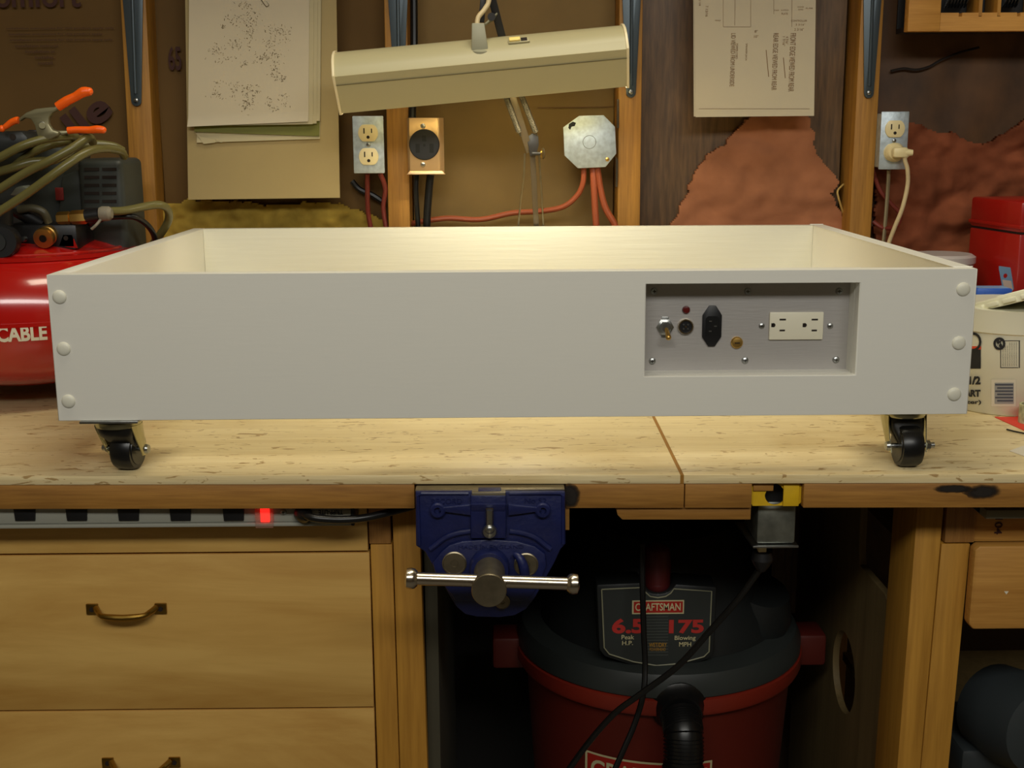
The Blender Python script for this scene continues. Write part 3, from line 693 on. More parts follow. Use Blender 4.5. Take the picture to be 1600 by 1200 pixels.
g.prism([V((a.x, .006, z1)), V((b.x, .002, z1)), V((b.x, .002, z0)), V((a.x+.008, .006, z0)), V((a.x+.002, .006, z0+.006))], (0, .06, 0), .001); part('under_block', g, M_edge, bench)
# substructure
part('top_core', G().box((XL, .05, .862), (XR, .70, .888)), M_dkply, bench)
part('rear_rail', G().box((XL, .66, .74), (XR, .70, .861)), M_dkply, bench)
YC = .075
def postpx(px0t, px1t, px0b, px1b, Y, z1, m, name, d=.038, z0=0):
    a0, a1, c0, c1 = at(px0t, 800, Y), at(px1t, 800, Y), at(px0b, 1200, Y), at(px1b, 1200, Y)
    def e(p, q, z): return V((q.x, Y, z)) if False else V((p.x+(q.x-p.x)*(z-p.z)/(q.z-p.z), Y, z))
    g = G().prism([e(a0, c0, z0), e(a1, c1, z0), e(a1, c1, z1), e(a0, c0, z1)], (0, d, 0), .001)
    return part(name, g, m, bench)
postpx(577, 611, 590, 624, YC, at(590, 851, YC).z, M_post, 'leg_board', .089)
a = at(577, 851, YC); b = at(611, 851, YC); part('rail_end', G().box((a.x, YC, a.z+.0008), (b.x, .66, .861), .001), M_end, bench, 'end grain of the cross rail')
postpx(613, 655, 625, 668, YC-.001, .861, M_post, 'leg')
postpx(1433, 1474, 1402, 1438, YC, .861, M_post, 'leg', .089)
postpx(1476, 1521, 1439, 1482, YC, at(1500, 850, YC).z, M_post, 'leg_board', .089)
a = at(1476, 849, YC); b = at(1522, 849, YC); part('rail_end', G().box((a.x, YC, a.z+.0008), (b.x, .66, .861), .001), M_end, bench, 'end grain of the cross rail')
a = at(1523, 849, YC)
g = G().box((a.x, YC+.004, a.z+.0008), (XR, YC+.042, .861), .001); fr = part('front_rail', g, M_pineX, bench)
g = G(); a = at(1556, 838, YC+.004); addbm(g, textbm('104', at(1555, 809, YC+.0035), (0, 0, -1), (1, 0, 0), .022, .010, .0004, .02)); part('rail_stamp', g, M_violet_ink, fr)
# left side panel and right perforated side panel
xlp = at(664, 1000, YC).x
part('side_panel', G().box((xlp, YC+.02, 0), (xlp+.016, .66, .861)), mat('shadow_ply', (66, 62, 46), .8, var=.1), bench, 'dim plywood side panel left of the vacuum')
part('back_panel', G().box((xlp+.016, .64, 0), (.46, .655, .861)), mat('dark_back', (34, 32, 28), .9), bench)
# right side panel: stands along the depth, round hole, sloped top
Xp = .509
def atx(x, y, X):
    d = ray(x, y); return CAM + d*((X-CAM.x)/d.x)
hq0 = atx(1318, 1050, Xp); HC = (hq0.y, hq0.z); HR = (atx(1318, 985, Xp).z-atx(1318, 1115, Xp).z)/2
def hole(n=48, r=HR): return [V((Xp, HC[0]+r*.95*math.cos(2*math.pi*k/n), HC[1]+r*math.sin(2*math.pi*k/n))) for k in range(n)]
n1 = atx(1341, 880, Xp); n2 = atx(1388, 935, Xp); YPn = YC+.0895; n2 = V((Xp, max(n2.y, YPn+.002), n2.z))
outl = [(YPn, 0), (YPn, n2.z-.01), (n2.y, n2.z), (n1.y, n1.z), (n1.y+.004, .861), (.655, .861), (.655, 0)]
def hit(ang):
    d = V((math.cos(ang), math.sin(ang))); best = None
    for i in range(len(outl)):
        p = V((outl[i][0]-HC[0], outl[i][1]-HC[1])); q = V((outl[(i+1) % len(outl)][0]-HC[0], outl[(i+1) % len(outl)][1]-HC[1])); e = q-p
        den = d.x*e.y-d.y*e.x
        if abs(den) < 1e-9: continue
        s = (p.x*e.y-p.y*e.x)/den; u = (p.x*d.y-p.y*d.x)/den
        if s > 0 and -1e-6 <= u <= 1+1e-6 and (best is None or s < best): best = s
    return (HC[0]+d.x*best, HC[1]+d.y*best)
n = 96; ou = [V((Xp, *hit(2*math.pi*k/n))) for k in range(n)]
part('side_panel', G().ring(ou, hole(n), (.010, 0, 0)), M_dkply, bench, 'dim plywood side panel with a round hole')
# scorch marks on the edge and top
def blob(name, cx, cy, rx, ry, seed, onedge=True):
    pts = []
    for k in range(26):
        a = 2*math.pi*k/26; q = 1+.35*noise.noise(V((math.cos(a)*1.5, math.sin(a)*1.5, seed)))
        x = cx+rx*q*math.cos(a); y = cy+ry*q*math.sin(a)
        P = at(x, y, 0.0)
        P = V((P.x, YF(P.x)-.0003, min(max(P.z, .8575), .8995))) if onedge else atz(x, y, ZB+.0003)
        pts.append(P)
    g = G(); g.prism(pts, (0, .0002, 0) if onedge else (0, 0, -.0002)); part(name, g, M_burn, bench)
blob('scorch_mark', 1533, 765, 34, 13, 1); blob('scorch_mark', 1485, 760, 34, 7, 2); blob('scorch_mark', 890, 775, 18, 20, 5)
# yellow plate in the notch
a = at(1175, 755, .003); b = at(1252, 791, .003)
t = thing('notch_plate', 'yellow painted metal plate with a dark hole, let into the bench edge', 'plate', ((a.x+b.x)/2, .02, b.z))
hc = ((a.x+b.x)/2-.001, (a.z+b.z)/2-.001); yy = .006; n = 40
hl = [V((hc[0]+.0125*math.cos(q)*(1-.25*max(0, math.sin(q))), yy, hc[1]+(.0125 if math.sin(q) < 0 else .0138)*math.sin(q))) for q in [2*math.pi*k/n for k in range(n)]]
def recthit(q, x0, x1, z0, z1):
    d = (math.cos(q), math.sin(q)); s = 9
    if d[0] > 1e-9: s = min(s, (x1-hc[0])/d[0])
    if d[0] < -1e-9: s = min(s, (x0-hc[0])/d[0])
    if d[1] > 1e-9: s = min(s, (z1-hc[1])/d[1])
    if d[1] < -1e-9: s = min(s, (z0-hc[1])/d[1])
    return V((hc[0]+d[0]*s, yy, hc[1]+d[1]*s))
part('plate', G().ring([recthit(2*math.pi*k/n, a.x, b.x, b.z, a.z-.001) for k in range(n)], hl, (0, .002, 0)), M_yellow, t)
part('recess_back', G().box((a.x, .024, b.z), (b.x, .028, a.z-.001)), M_blk, t)
g = G().box((b.x-.022, .003, b.z), (b.x-.003, .006, a.z-.001), .0008); part('clamp_strip', g, M_yellow, t)
part('wood_chip', G().box((a.x+.002, .0035, a.z-.010), (a.x+.026, .006, a.z-.001), .0005), M_edge, t)
# ---------------------------------------------------------------- handy box under the bench
a = at(1176, 848, .03); b = at(1243, 795, .03)
t = thing('outlet_box', 'small galvanised outlet box under the bench edge with a black cord', 'electrical box', ((a.x+b.x)/2, .05, a.z))
part('box_body', G().box((a.x+.003, .022, a.z+.001), (b.x-.001, .10, .8585), .003), mat('dull_galvanised', (136, 138, 128), .42, metal=.85, var=.35, vscale=45), t)
part('cover_plate', G().prism([V((a.x-.002, .018, a.z)), V((b.x+.003, .018, a.z)), V((b.x+.001, .112, a.z)), V((a.x-.006, .112, a.z))], (0, 0, -.003), .0008), M_zinc, t)
c = at(1190, 856, .045); g = G().box(c+V((-.005, -.006, -.004)), c+V((.005, .006, .006)), .001); part('cord_clip', g, M_ivory, t)
g = G().lathe([(.0035, 0), (.012, .004), (.014, .014), (.010, .022), (.0045, .030)], c+V((.002, .004, -.002)), (0, 0, -1), 20); part('plug', g, M_blk, t)
g = G().tube([c+V((.002, .004, -.026)), at(1176, 905, .06), at(1150, 940, .07), at(1110, 985, .08), at(1060, 1040, .09), at(1000, 1085, .1), at(960, 1115, .11), at(920, 1160, .12), at(880, 1215, .13)], .0042, 10); part('cord', g, M_blkrub, t)

# ---------------------------------------------------------------- drawer cabinet at left
cab = thing('drawer_cabinet', 'pale birch drawer cabinet under the left end of the bench', 'cabinet', (-.7, .4, 0))
xr_ = at(575, 840, YC).x; xl_ = XL
zr = at(400, 862, YC).z
part('top_rail', G().box((xl_, YC, zr), (xr_-.0005, YC+.018, .861), .0008), M_birch, cab)
part('carcass', G().box((xl_, YC+.019, 0), (xr_-.004, .62, zr+.03)), M_dkply, cab)
def drawer(ztop, zbot, hx, hz, ref):
    g = G().box((xl_, YC+.001, zbot), (xr_+.001, YC+.018, ztop), .0012); d = part('drawer_front', g, M_birch if ref else wood('birch_ply_b', (192, 144, 68), (224, 182, 102), 'X', .35, rough=.5, swirl=-.12, seed=3.3), cab)
    g = G(); z = hz; w = .0425
    for s in (-1, 1):
        g.mi = 0; g.box((hx+s*(w+.001)-.0075, YC-.0022, z-.0070), (hx+s*(w+.001)+.0075, YC+.001, z+.0072), .0008)
        g.mi = 1; g.cyl((hx+s*(w+.001), YC-.0032, z), (hx+s*(w+.001), YC-.001, z), .0032, n=12)
    g.mi = 0
    g.tube([(hx-w+.004, YC-.002, z+.002), (hx-w+.010, YC-.010, z-.001), (hx-w+.018, YC-.018, z-.003), (hx, YC-.020, z-.0045), (hx+w-.018, YC-.018, z-.003), (hx+w-.010, YC-.010, z-.001), (hx+w-.004, YC-.002, z+.002)], [.0040, .0038, .0034, .0044, .0044, .0034, .0038, .0040], 10)
    part('pull_handle', g, [M_abrass, M_hole], d)
z1 = at(400, 866, YC).z; z2 = at(400, 1107, YC).z; h1 = at(198, 951, YC); h2 = at(221, 1191, YC)
drawer(z1, z2, h1.x, h1.z, True); drawer(z2-.0025, z2-.24, h2.x, h2.z, False); drawer(z2-.2425, .08, h2.x, z2-.36, False)
# power strip
YS = .030
a = at(-200, 820, YS); b = at(553, 796, YS)
zb = at(300, 817, YS).z; zt = zb+.044; xe = at(549, 817, YS).x
ps = thing('power_strip', 'long grey power strip with black sockets and lit red switch under the bench edge', 'power strip', ((-1.2+xe)/2, YC, zb))
g = G().box((-1.25, YS, zb), (xe, YC-.0005, .8585), .002); part('strip_body', g, M_beige_case, ps)
g = G().box((-1.25, YS-.003, zb-.0045), (xe, YC-.0005, zb-.0003), .001); part('strip_flange', g, M_beige_case, ps)
g = G().box((xe, YS-.002, zb-.005), (xe+.004, YC-.0005, .8585), .001); part('end_cap', g, M_blk, ps)
for px in (-41, 40, 121, 202, 283, 366):
    x = at(px, 803, YS).x; z = at(px, 813, YS).z
    g = G(); g.prism([V((x-.0125, YS, z)), V((x+.0115, YS, z)), V((x+.0130, YS, .8560)), V((x-.0135, YS, .8560))], (0, -.0025, 0), .0006); part('socket', g, M_blk, ps)
x0_, x1_ = at(400, 810, YS).x, at(428, 810, YS).x
g = G().box((x0_, YS-.006, at(414, 823, YS).z), (x1_, YS-.0002, .8582), .001); sw_ = part('switch_guard', g, M_clear, ps)
c = at(414, 802, YS-.003); g = G().box((c.x-.0055, YS-.0045, c.z-.011), (c.x+.0055, YS-.001, .8582), .001); part('rocker_switch', g, M_glow, ps, 'lit red switch')
g = G(); rectpx(g, 487, 797, 548, 804.5, YS, .0006); part('name_label', g, mat('label_grey', (150, 146, 128), .5), ps)
g = G(); P = at(536, 796.5, YS); P2 = at(498, 804, YS); addbm(g, textbm('TRIPP-LITE', V((P.x, YS-.0007, P.z)), (-1, 0, 0), (0, 0, -1), P.x-P2.x, P.z-P2.z, .0004, .03)); part('name_lettering', g, M_black_ink, ps)
g = G().lathe([(.006, 0), (.011, .004), (.0095, .014), (.005, .02)], at(471, 801, YS)+V((0, .001, 0)), (.5, -1, 0), 18)
g.tube([at(471, 801, YS-.01), at(490, 809, YS-.022), at(530, 812, YS-.020), at(570, 809, YS-.015), at(610, 800, YS+.0), at(640, 792, YS+.01), at(655, 785, YS+.03)], .0048, 12); part('power_cord', g, M_blkrub, ps)
g = G(); screw(g, at(443, 800, YS), .0038, mslot=1); part('screw', g, [M_zinc, M_hole], ps)

# ---------------------------------------------------------------- vise
YV = -.026
vise = thing('woodworking_vise', 'blue cast iron woodworking vise with a steel sliding handle bar', 'vise', (at(765, 860, YV).x, 0, at(765, 965, YV).z))
g = G()
def vp(x, y, Y=YV): return at(x, y, Y)
outline = [(649, 768), (883, 768), (884, 850), (876, 858), (866, 880), (850, 908), (836, 934), (822, 952), (804, 962), (780, 965), (745, 964), (727, 960), (713, 948), (702, 930), (690, 908), (674, 880), (664, 862), (650, 853)]
polypx(g, outline, YV+.004, .018, .0015)
g.box((vp(649, 766).x, YV+.010, vp(700, 800).z), (vp(883, 766).x, YF(0)-.002, .886), .002)   # thick head of the jaw
# raised border round the upper plate
for seg in ([(655, 852), (653, 775), (658, 771), (732, 771)], [(880, 850), (880, 775), (875, 771), (796, 771)]):
    g.tube([vp(x, y, YV+.004) for x, y in seg], .0022, 8, smooth=False)
# lower raised boss plate
low = [(690, 862), (702, 852), (722, 846), (765, 843), (808, 846), (836, 854), (852, 866), (854, 884), (846, 906), (832, 930), (818, 940), (712, 940), (698, 920), (680, 896), (676, 880)]
polypx(g, low, YV-.002, .008, .0018)
# curved ribs
for sgn in (-1, 1):
    X = lambda x: 766+sgn*(x-766)
    g.tube([vp(X(796), 830, YV+.003), vp(X(816), 833, YV+.003), vp(X(836), 840, YV+.003), vp(X(852), 852, YV+.003), vp(X(860), 858, YV+.003)], .0034, 10)
    g.prism([vp(X(794), 788, YV-.002), vp(X(794), 806, YV-.002), vp(X(846), 799, YV-.002), vp(X(846), 793, YV-.002)], (0, .008, 0), .0012)
    e = vp(X(848), 796, YV+.004); g.lathe([(.0095, 0), (.0092, .005), (.0075, .0065), (.0042, .0065), (.0038, .002), (0, .002)], e, (0, -1, 0), 24)
# dog housing
g.prism([vp(735, 774, YV-.004), vp(791, 774, YV-.004), vp(791, 842, YV-.004), vp(735, 842, YV-.004)], (0, .012, 0), .002)
g.prism([vp(735, 788, YV-.007), vp(791, 788, YV-.007), vp(789, 800, YV-.004), vp(737, 800, YV-.004)], (0, .008, 0), .001)
part('front_jaw', g, M_blue, vise)
g = G().box((vp(648, 766).x, YV+.008, .8862), (vp(883, 766).x, YF(0)-.0015, .8888), .0006); part('jaw_lip', g, M_steel, vise, 'bare steel top edge')
g = G().box((vp(737, 770).x, YV-.003, .880), (vp(790, 770).x, YV+.012, .8885), .001); part('dog_cap', g, mat('dog_steel', (120, 112, 96), .4, metal=.6), vise)
g = G().box((vp(747, 770).x, YV+.002, .884), (vp(783, 770).x, YV+.016, .8895), .001); part('sliding_dog', g, M_blue, vise)
g = G(); g.mi = 1; g.prism([vp(759, 794, YV-.0075), vp(771, 794, YV-.0075), vp(771, 832, YV-.0075), vp(759, 832, YV-.0075)], (0, .003, 0), .001); g.mi = 0
g.cyl(vp(765, 797, YV-.011), vp(765, 826, YV-.011), .0038, n=16)
screw(g, vp(765, 830, YV-.008), .0088, (0, -1, 0)); g.ell(vp(765, 827, YV-.013), .006, .004, .006, 14)
part('dog_screw', g, [M_zinc, M_hole], vise)
for x, y, r in ((710, 880, .0145), (822, 882, .0145), (785, 940, .009)):
    g = G().lathe([(r, 0), (r, .0010), (r*.9, .0018), (r*.86, .0012), (r*.3, .0012), (r*.28, .0004), (0, .0004)], vp(x, y, YV-.0025), (0, -1, 0), 32); part('guide_rod_end' if r > .01 else 'screw', g, M_steel, vise)
g = G().tube([vp(804, 866, YV-.008), vp(812, 872, YV-.012), vp(818, 886, YV-.013), vp(821, 905, YV-.011)], [.0035, .005, .006, .006], 12); part('release_lever', g, M_blue, vise)
cb = vp(765, 884, YV)
g = G(); g.lathe([(.0235, 0), (.0235, .016), (.022, .020)], cb, (0, -1, 0), 40); part('screw_collar', g, M_blue, vise)
YH = YV-.060
g = G(); c0 = V((cb.x, YV-.012, cb.z)); L = .068
g.lathe([(.0180, 0), (.0180, L-.006), (.0198, L-.004), (.0198, L-.001), (.0190, L+.0005), (.004, L+.0005), (0, L)], c0, (0, -1, 0), 40); part('screw_boss', g, M_steel, vise)
A_ = at(648, 904, YH); B_ = at(890, 912, YH)
g = G().cyl(A_, B_, .0074, n=24)
d = (B_-A_).normalized()
for P, s in ((A_, -1), (B_, 1)):
    g.lathe([(.0085, -.003), (.0112, 0), (.0122, .004), (.0112, .009), (.006, .011), (0, .011)], P, d*s, 24)
part('handle_bar', g, mat('bar_steel', (206, 196, 180), .22, metal=1), vise)
g = G(); wtext(g, 'RECORD', 674, 787, 722, 779, YV+.0038, ext=.0010, bold=.0); wtext(g, 'No 52', 820, 786, 854, 778, YV+.0038, ext=.0010)
wtext(g, 'MADE IN ENGLAND', 716, 858, 818, 851, YV-.002, ext=.0010); part('cast_lettering', g, M_blue, vise)
# rear jaw hidden behind the edge, screw and rods running under the bench
g = G().cyl((cb.x, YV+.02, cb.z), (cb.x, .26, cb.z), .013)
for x in (710, 822): q = vp(x, 881, YV); g.cyl((q.x, YV+.02, q.z), (q.x, .26, q.z), .010)
part('guide_rods', g, M_steel, vise)
g = G().box((vp(664, 800).x, .010, cb.z+.022), (vp(868, 800).x, .024, .856), .002); part('rear_jaw', g, M_blue, vise)
a = vp(884, 800); solo('jaw_shim', G().box((vp(885, 800).x, .004, at(885, 828, .004).z), (vp(892, 800).x, .03, .8585)), M_edge, 'small wood block end under the bench edge right of the vise', 'wood block')

# ---------------------------------------------------------------- rolling box
BX, ZT, H = .5335, 1.14246, .17146
Z0 = ZT-H
box = thing('rolling_box', 'shallow white painted open box on casters standing on the workbench', 'box', (0, .342, ZB))
rx0, rx1 = at(1008.5, 510, 0).x, at(1340, 510, 0).x; rz1, rz0 = at(1175, 442.5, 0).z, at(1175, 587.5, 0).z
DP = .684
def rect(x0, x1, z0, z1, Y): return [V((x0, Y, z0)), V((x1, Y, z0)), V((x1, Y, z1)), V((x0, Y, z1))]
g = G().ring(rect(-BX, BX, Z0, ZT, 0), rect(rx0, rx1, rz0, rz1, 0), (0, .019, 0))
fp = part('front_panel', g, M_paint, box)
bv = fp.modifiers.new('bevel', 'BEVEL'); bv.width = .0012; bv.segments = 2; bv.limit_method = 'ANGLE'; bv.angle_limit = math.radians(60)
ix0, ix1 = at(612, 415, .02).x, at(1352, 415, .02).x
g = G().ring(rect(ix0, ix1, Z0+.001, ZT-.0018, .0191), rect(rx0, rx1, rz0, rz1, .0191), (0, .019, 0)); part('inner_board', g, M_paint, box)
for s in (-1, 1):
    g = G().box((s*BX, .0191, Z0), (s*(BX-.0205), DP-.0001, ZT), .001); part('side_panel', g, M_paint, box)
g = G().box((-BX+.0206, DP-.019, Z0), (BX-.0206, DP, ZT), .001); part('back_panel', g, M_paint_rough, box)
for x, y in ((93, 464), (99.5, 545), (107, 627), (1505, 452), (1498, 536), (1491, 616)):
    c = at(x, y, 0); g = G().lathe([(.0080, 0), (.0080, .0006), (.0073, .0016), (.0052, .0025), (.0026, .0029), (0, .0030)], c, (0, -1, 0), 28); part('button_plug', g, mat('plug_paint', (222, 220, 204), .42), box)
# corner blocks
for sx in (-1, 1):
    for y0, y1 in ((.020, .125), (DP-.125, DP-.020)):
        if sx == 1 and y0 < .1: y0, y1 = .0392, .130
        g = G().box((sx*(BX-.021), y0, Z0+.001), (sx*(BX-.115), y1, Z0+.020)); part('corner_block', g, M_paint, box)
# control panel
YP = .0382
g = G().box((rx0-.008, YP, rz0-.008), (rx1+.008, YP+.0015, rz1+.008)); cp = part('control_panel', g, M_panelal, box)
for x, y in ((1022, 455), (1168, 455), (1311, 455), (1019, 564), (1164, 563), (1306, 562)):
    g = G(); screw(g, at(x, y, YP), .0042, mslot=1); part('screw', g, [M_zinc, M_hole], cp)
for x, y in ((1190, 509), (1297, 509)):
    g = G(); screw(g, at(x, y, YP), .0036, mslot=1); part('screw', g, [M_zinc, M_hole], cp)
c = at(1151, 535, YP); g = G().lathe([(.0072, 0), (.0072, .002), (.006, .0035), (0, .0045)], c, (0, -1, 0), 24); g.mi = 1; g.box(c+V((-.003, -.0050, -.0006)), c+V((.003, -.0040, .0006))); part('ground_screw', g, [M_brass, M_hole], cp)
g = G(); c = at(1039, 511, YP); g.box(c+V((-.0042, -.001, -.0125)), c+V((.0042, 0, .0125)), .0004); g.lathe([(.0105, 0), (.0105, .002), (.0075, .0035), (.0065, .006)], c, (0, -1, 0), 6)
g.lathe([(.0062, 0), (.0062, .009), (.0045, .011)], c, (0, -1, 0), 20); g.mi = 1; g.tube([c+V((0, -.009, 0)), c+V((.001, -.016, -.005)), c+V((.0015, -.021, -.009))], [.0022, .0026, .0034], 12, smooth=False); g.ell(c+V((.0015, -.021, -.009)), .0034, .0034, .0034, 12)
part('toggle_switch', g, [M_zinc, M_brass], cp)
c = at(1072, 484, YP); g = G().lathe([(.0048, 0), (.0048, .001), (.0038, .003), (0, .0042)], c, (0, -1, 0), 20); part('indicator_lamp', g, M_led, cp)
c = at(1071, 510, YP); g = G().lathe([(.0098, 0), (.0098, .002), (.0088, .004), (.0074, .004), (.0072, .0015)], c, (0, -1, 0), 32); g.mi = 1; g.lathe([(.0072, 0), (.0072, .0022), (0, .0022)], c, (0, -1, 0), 24); g.mi = 2
for k in range(4):
    q = math.pi/4+k*math.pi/2; g.cyl(c+V((.0036*math.cos(q), -.0022, .0036*math.sin(q))), c+V((.0036*math.cos(q), -.0034, .0036*math.sin(q))), .0010, n=10)
g.mi = 0; g.box(c+V((-.001, -.003, -.001)), c+V((.001, -.0022, .001)))
part('round_connector', g, [M_chrome, M_blk, M_zinc], cp)
c = at(1112, 509, YP); g = G(); hx = [(-.0115, .013), (-.0040, .0245), (.0040, .0245), (.0115, .013), (.0115, -.013), (.0040, -.0245), (-.0040, -.0245), (-.0115, -.013)]
g.prism([c+V((x, -.003, z)) for x, z in hx], (0, .003, 0), .0008)
g.mi = 1; g.prism([c+V((x, -.0034, z)) for x, z in ((-.008, .009), (-.005, .012), (.005, .012), (.008, .009), (.008, -.012), (-.008, -.012))], (0, .0006, 0)); g.mi = 2
for x, z in ((-.003, .006), (.003, 0), (-.003, -.006)): g.box(c+V((x-.0008, -.0040, z-.0006)), c+V((x+.0024, -.0034, z+.0006)))
part('power_inlet', g, [M_blk, mat('inlet_pit', (7, 8, 8), .4), M_zinc], cp)
g = G(); rectpx(g, 1200.5, 487, 1286.5, 530.5, YP, .0035, 0, .0012)
g.mi = 1
for x0, y0, x1, y1 in ((1218, 498, 1228, 500.6), (1218, 515, 1226.5, 517.6), (1268, 498, 1278, 500.6), (1268, 515, 1276.5, 517.6), (1205, 505, 1209, 511), (1254, 505, 1258, 511)):
    rectpx(g, x0, y0, x1, y1, YP-.0034, .0004)
for x, y in ((1208.3, 508), (1257.3, 508)): c = at(x, y, YP-.0034); g.cyl(c, c+V((0, -.0004, 0)), .0025, n=14)
part('outlet', g, [M_white_pl, M_hole], cp, 'white rectangular outlet with six slots')
# casters
def caster(px, py, swing, Y=.052, mirror=False, loc=None):
    """swing: heading of the trailing wheel about the vertical pivot, 0 = towards the camera"""
    if loc is None: c = at(px, py, Y); cx = c.x; cy = Y
    else: cx, cy = loc
    Mx = Matrix.Translation((cx, cy, ZB)) @ Matrix.Rotation(swing, 4, 'Z')
    hgt = Z0-ZB
    g = G().box((cx-.036, cy-.030, Z0-.0030), (cx+.032, cy+.030, Z0-.0001), .0006)
    pl = part('caster', g, M_zinc, box)
    g = G(); g.lathe([(.020, -.001), (.026, 0), (.027, .002), (.027, .0065), (.0245, .008)], (0, 0, hgt-.0115), (0, 0, 1), 40)
    for s in (-1, 1):
        # cheek of the fork: curved sheet that narrows from the raceway to the axle
        rows = []
        for k in range(9):
            u = k/8; z = hgt-.0095-u*(hgt-.0095-.0185); half = .62*(1-u)+.30*u; R_ = .0262*(1-u)+.0215*u; yo = -.020*u**1.2
            rows.append([V((s*R_*math.cos(half*q*.9), yo+R_*math.sin(half*q), z)) for q in (-1, -.5, 0, .5, 1)])
        for r1_, r2_ in zip(rows, rows[1:]):
            for i in range(4):
                g.prism([r1_[i], r1_[i+1], r2_[i+1], r2_[i]], (s*.0012, 0, 0))
    g.M(Mx); part('fork', g, mat('caster_zinc', (176, 172, 140), .25, metal=1), pl)
    g = G().lathe([(.006, -.0135), (.019, -.0135), (.0195, -.0125), (.0235, -.0125), (.0252, -.009), (.0255, 0), (.0252, .009), (.0235, .0125), (.0195, .0125), (.019, .0135), (.006, .0135)], (0, -.020, .0256), (1, 0, 0), 48)
    g.M(Mx); part('wheel', g, M_blkrub, pl)
    g = G(); g.cyl((-.022, -.020, .0256), (.0265, -.020, .0256), .0032, n=12); g.lathe([(.0062, 0), (.0062, .0045), (.004, .0055)], (.0225, -.020, .0256), (1, 0, 0), 6); g.lathe([(.0036, 0), (.0036, .005), (0, .0055)], (.0275, -.020, .0256), (1, 0, 0), 12); g.lathe([(.0062, 0), (.005, .004)], (-.0225, -.020, .0256), (-1, 0, 0), 12)
    g.M(Mx); part('axle_bolt', g, M_zinc, pl)
    g = G(); lv = [(.0235, -.018, .020, hgt-.0115), (.0232, -.020, .019, hgt-.017), (.0215, -.026, .014, .047), (.0180, -.032, .004, .039), (.0150, -.0365, -.004, .031)]
    R0 = []
    for hx_, ya, yb, z in lv:
        R0.append([g.bm.verts.new((hx_*math.copysign(abs(math.cos(q))**.6, math.cos(q)), (ya+yb)/2+(yb-ya)/2*math.copysign(abs(math.sin(q))**.6, math.sin(q)), z)) for q in [2*math.pi*k/28 for k in range(28)]])
    for a_, b_ in zip(R0, R0[1:]):
        for k in range(28): g.bm.faces.new((a_[k], a_[(k+1) % 28], b_[(k+1) % 28], b_[k]))
    g.bm.faces.new(R0[0]); g.bm.faces.new(R0[-1]); bmesh.ops.recalc_face_normals(g.bm, faces=g.bm.faces[:])
    g.M(Mx); part('wheel_hood', g, M_blkrub, pl, 'black wheel hood')
caster(1408, 700, .03, .050); caster(188, 700, math.pi-.15, .026)
caster(0, 0, 2.6, loc=(-.462, DP-.075)); caster(0, 0, .4, loc=(.462, DP-.075))
for x, y in ((128, 659), (1469, 651)):
    c = at(x, y, .03); g = G().lathe([(.0075, 0), (.0075, .004), (.004, .006)], V((c.x, .035, Z0)), (0, 0, -1), 16); part('bolt_head', g, M_steel, box)

# ---------------------------------------------------------------- air compressor
TC = V((-.752, .515, 1.035)); TR, TH = .207, .112
comp = thing('air_compressor', 'round red pancake air compressor at the left end of the bench', 'air compressor', (TC.x, TC.y, ZB))
prof = []
for k in range(33):
    a = -math.pi/2+math.pi*k/32
    prof.append((TR*abs(math.cos(a))**.62 if abs(math.cos(a)) > 1e-6 else 0, TH*math.copysign(abs(math.sin(a))**.9, math.sin(a))))
g = G().lathe(prof, TC, (0, 0, 1), 96)
g.lathe([(TR-.004, -.004), (TR+.001, -.003), (TR+.001, .003), (TR-.004, .004)], TC, (0, 0, 1), 96, cap=False)
part('tank', g, M_redtank, comp, 'glossy red pancake tank', ang=60)
# lettering wrapped on the tank front
def wrap(bm):
    for v in bm.verts:
        dx = v.co.x-TC.x; z = v.co.z-TC.z; sa = min(.999, abs(z)/TH)**(1/.9); r = TR*math.sqrt(1-sa*sa)**.62+.0008
        ang = dx/TR; v.co = V((TC.x+r*math.sin(ang), TC.y-r*math.cos(ang), v.co.z))
    return bm
g = G(); bm = textbm('PORTER-CABLE', (TC.x-.064, 0, at(40, 535, .31).z), (1, 0, 0), (0, 0, 1), .158, .0228, 0, .035)
bmesh.ops.subdivide_edges(bm, edges=bm.edges[:], cuts=1); addbm(g, wrap(bm)); part('tank_lettering', g, M_white_ink, comp, 'cream brand lettering')
g = G().lathe([(.13, 0), (.165, .0), (.165, .006), (.10, .018)], (TC.x, TC.y, TC.z+.085), (0, 0, 1), 64, cap=False); g.tube([(TC.x+.15*math.sin(a), TC.y-.15*math.cos(a), 1.127-.0005*0) for a in [-.6+.12*k for k in range(22)]], .004, 8); part('saddle_plate', g, M_redtank, comp)
c = at(108, 378, .42); g = G().prism([at(91, 385, .42), at(98, 366, .42), at(113, 366, .42), at(121, 388, .42)], (0, .004, 0), .001); g.mi = 1; cc_ = at(103, 372, .4195); g.cyl(cc_, cc_+V((0, -.0006, 0)), .0035, n=14); part('mounting_tab', g, [M_redtank, M_hole], comp)
for dx_, dy_ in ((-.12, -.1), (.11, -.1), (-.12, .1), (.11, .1)):
    g = G().lathe([(.016, 0), (.014, .028)], (TC.x+dx_, TC.y+dy_, ZB), (0, 0, 1), 20); part('foot', g, M_blkrub, comp)
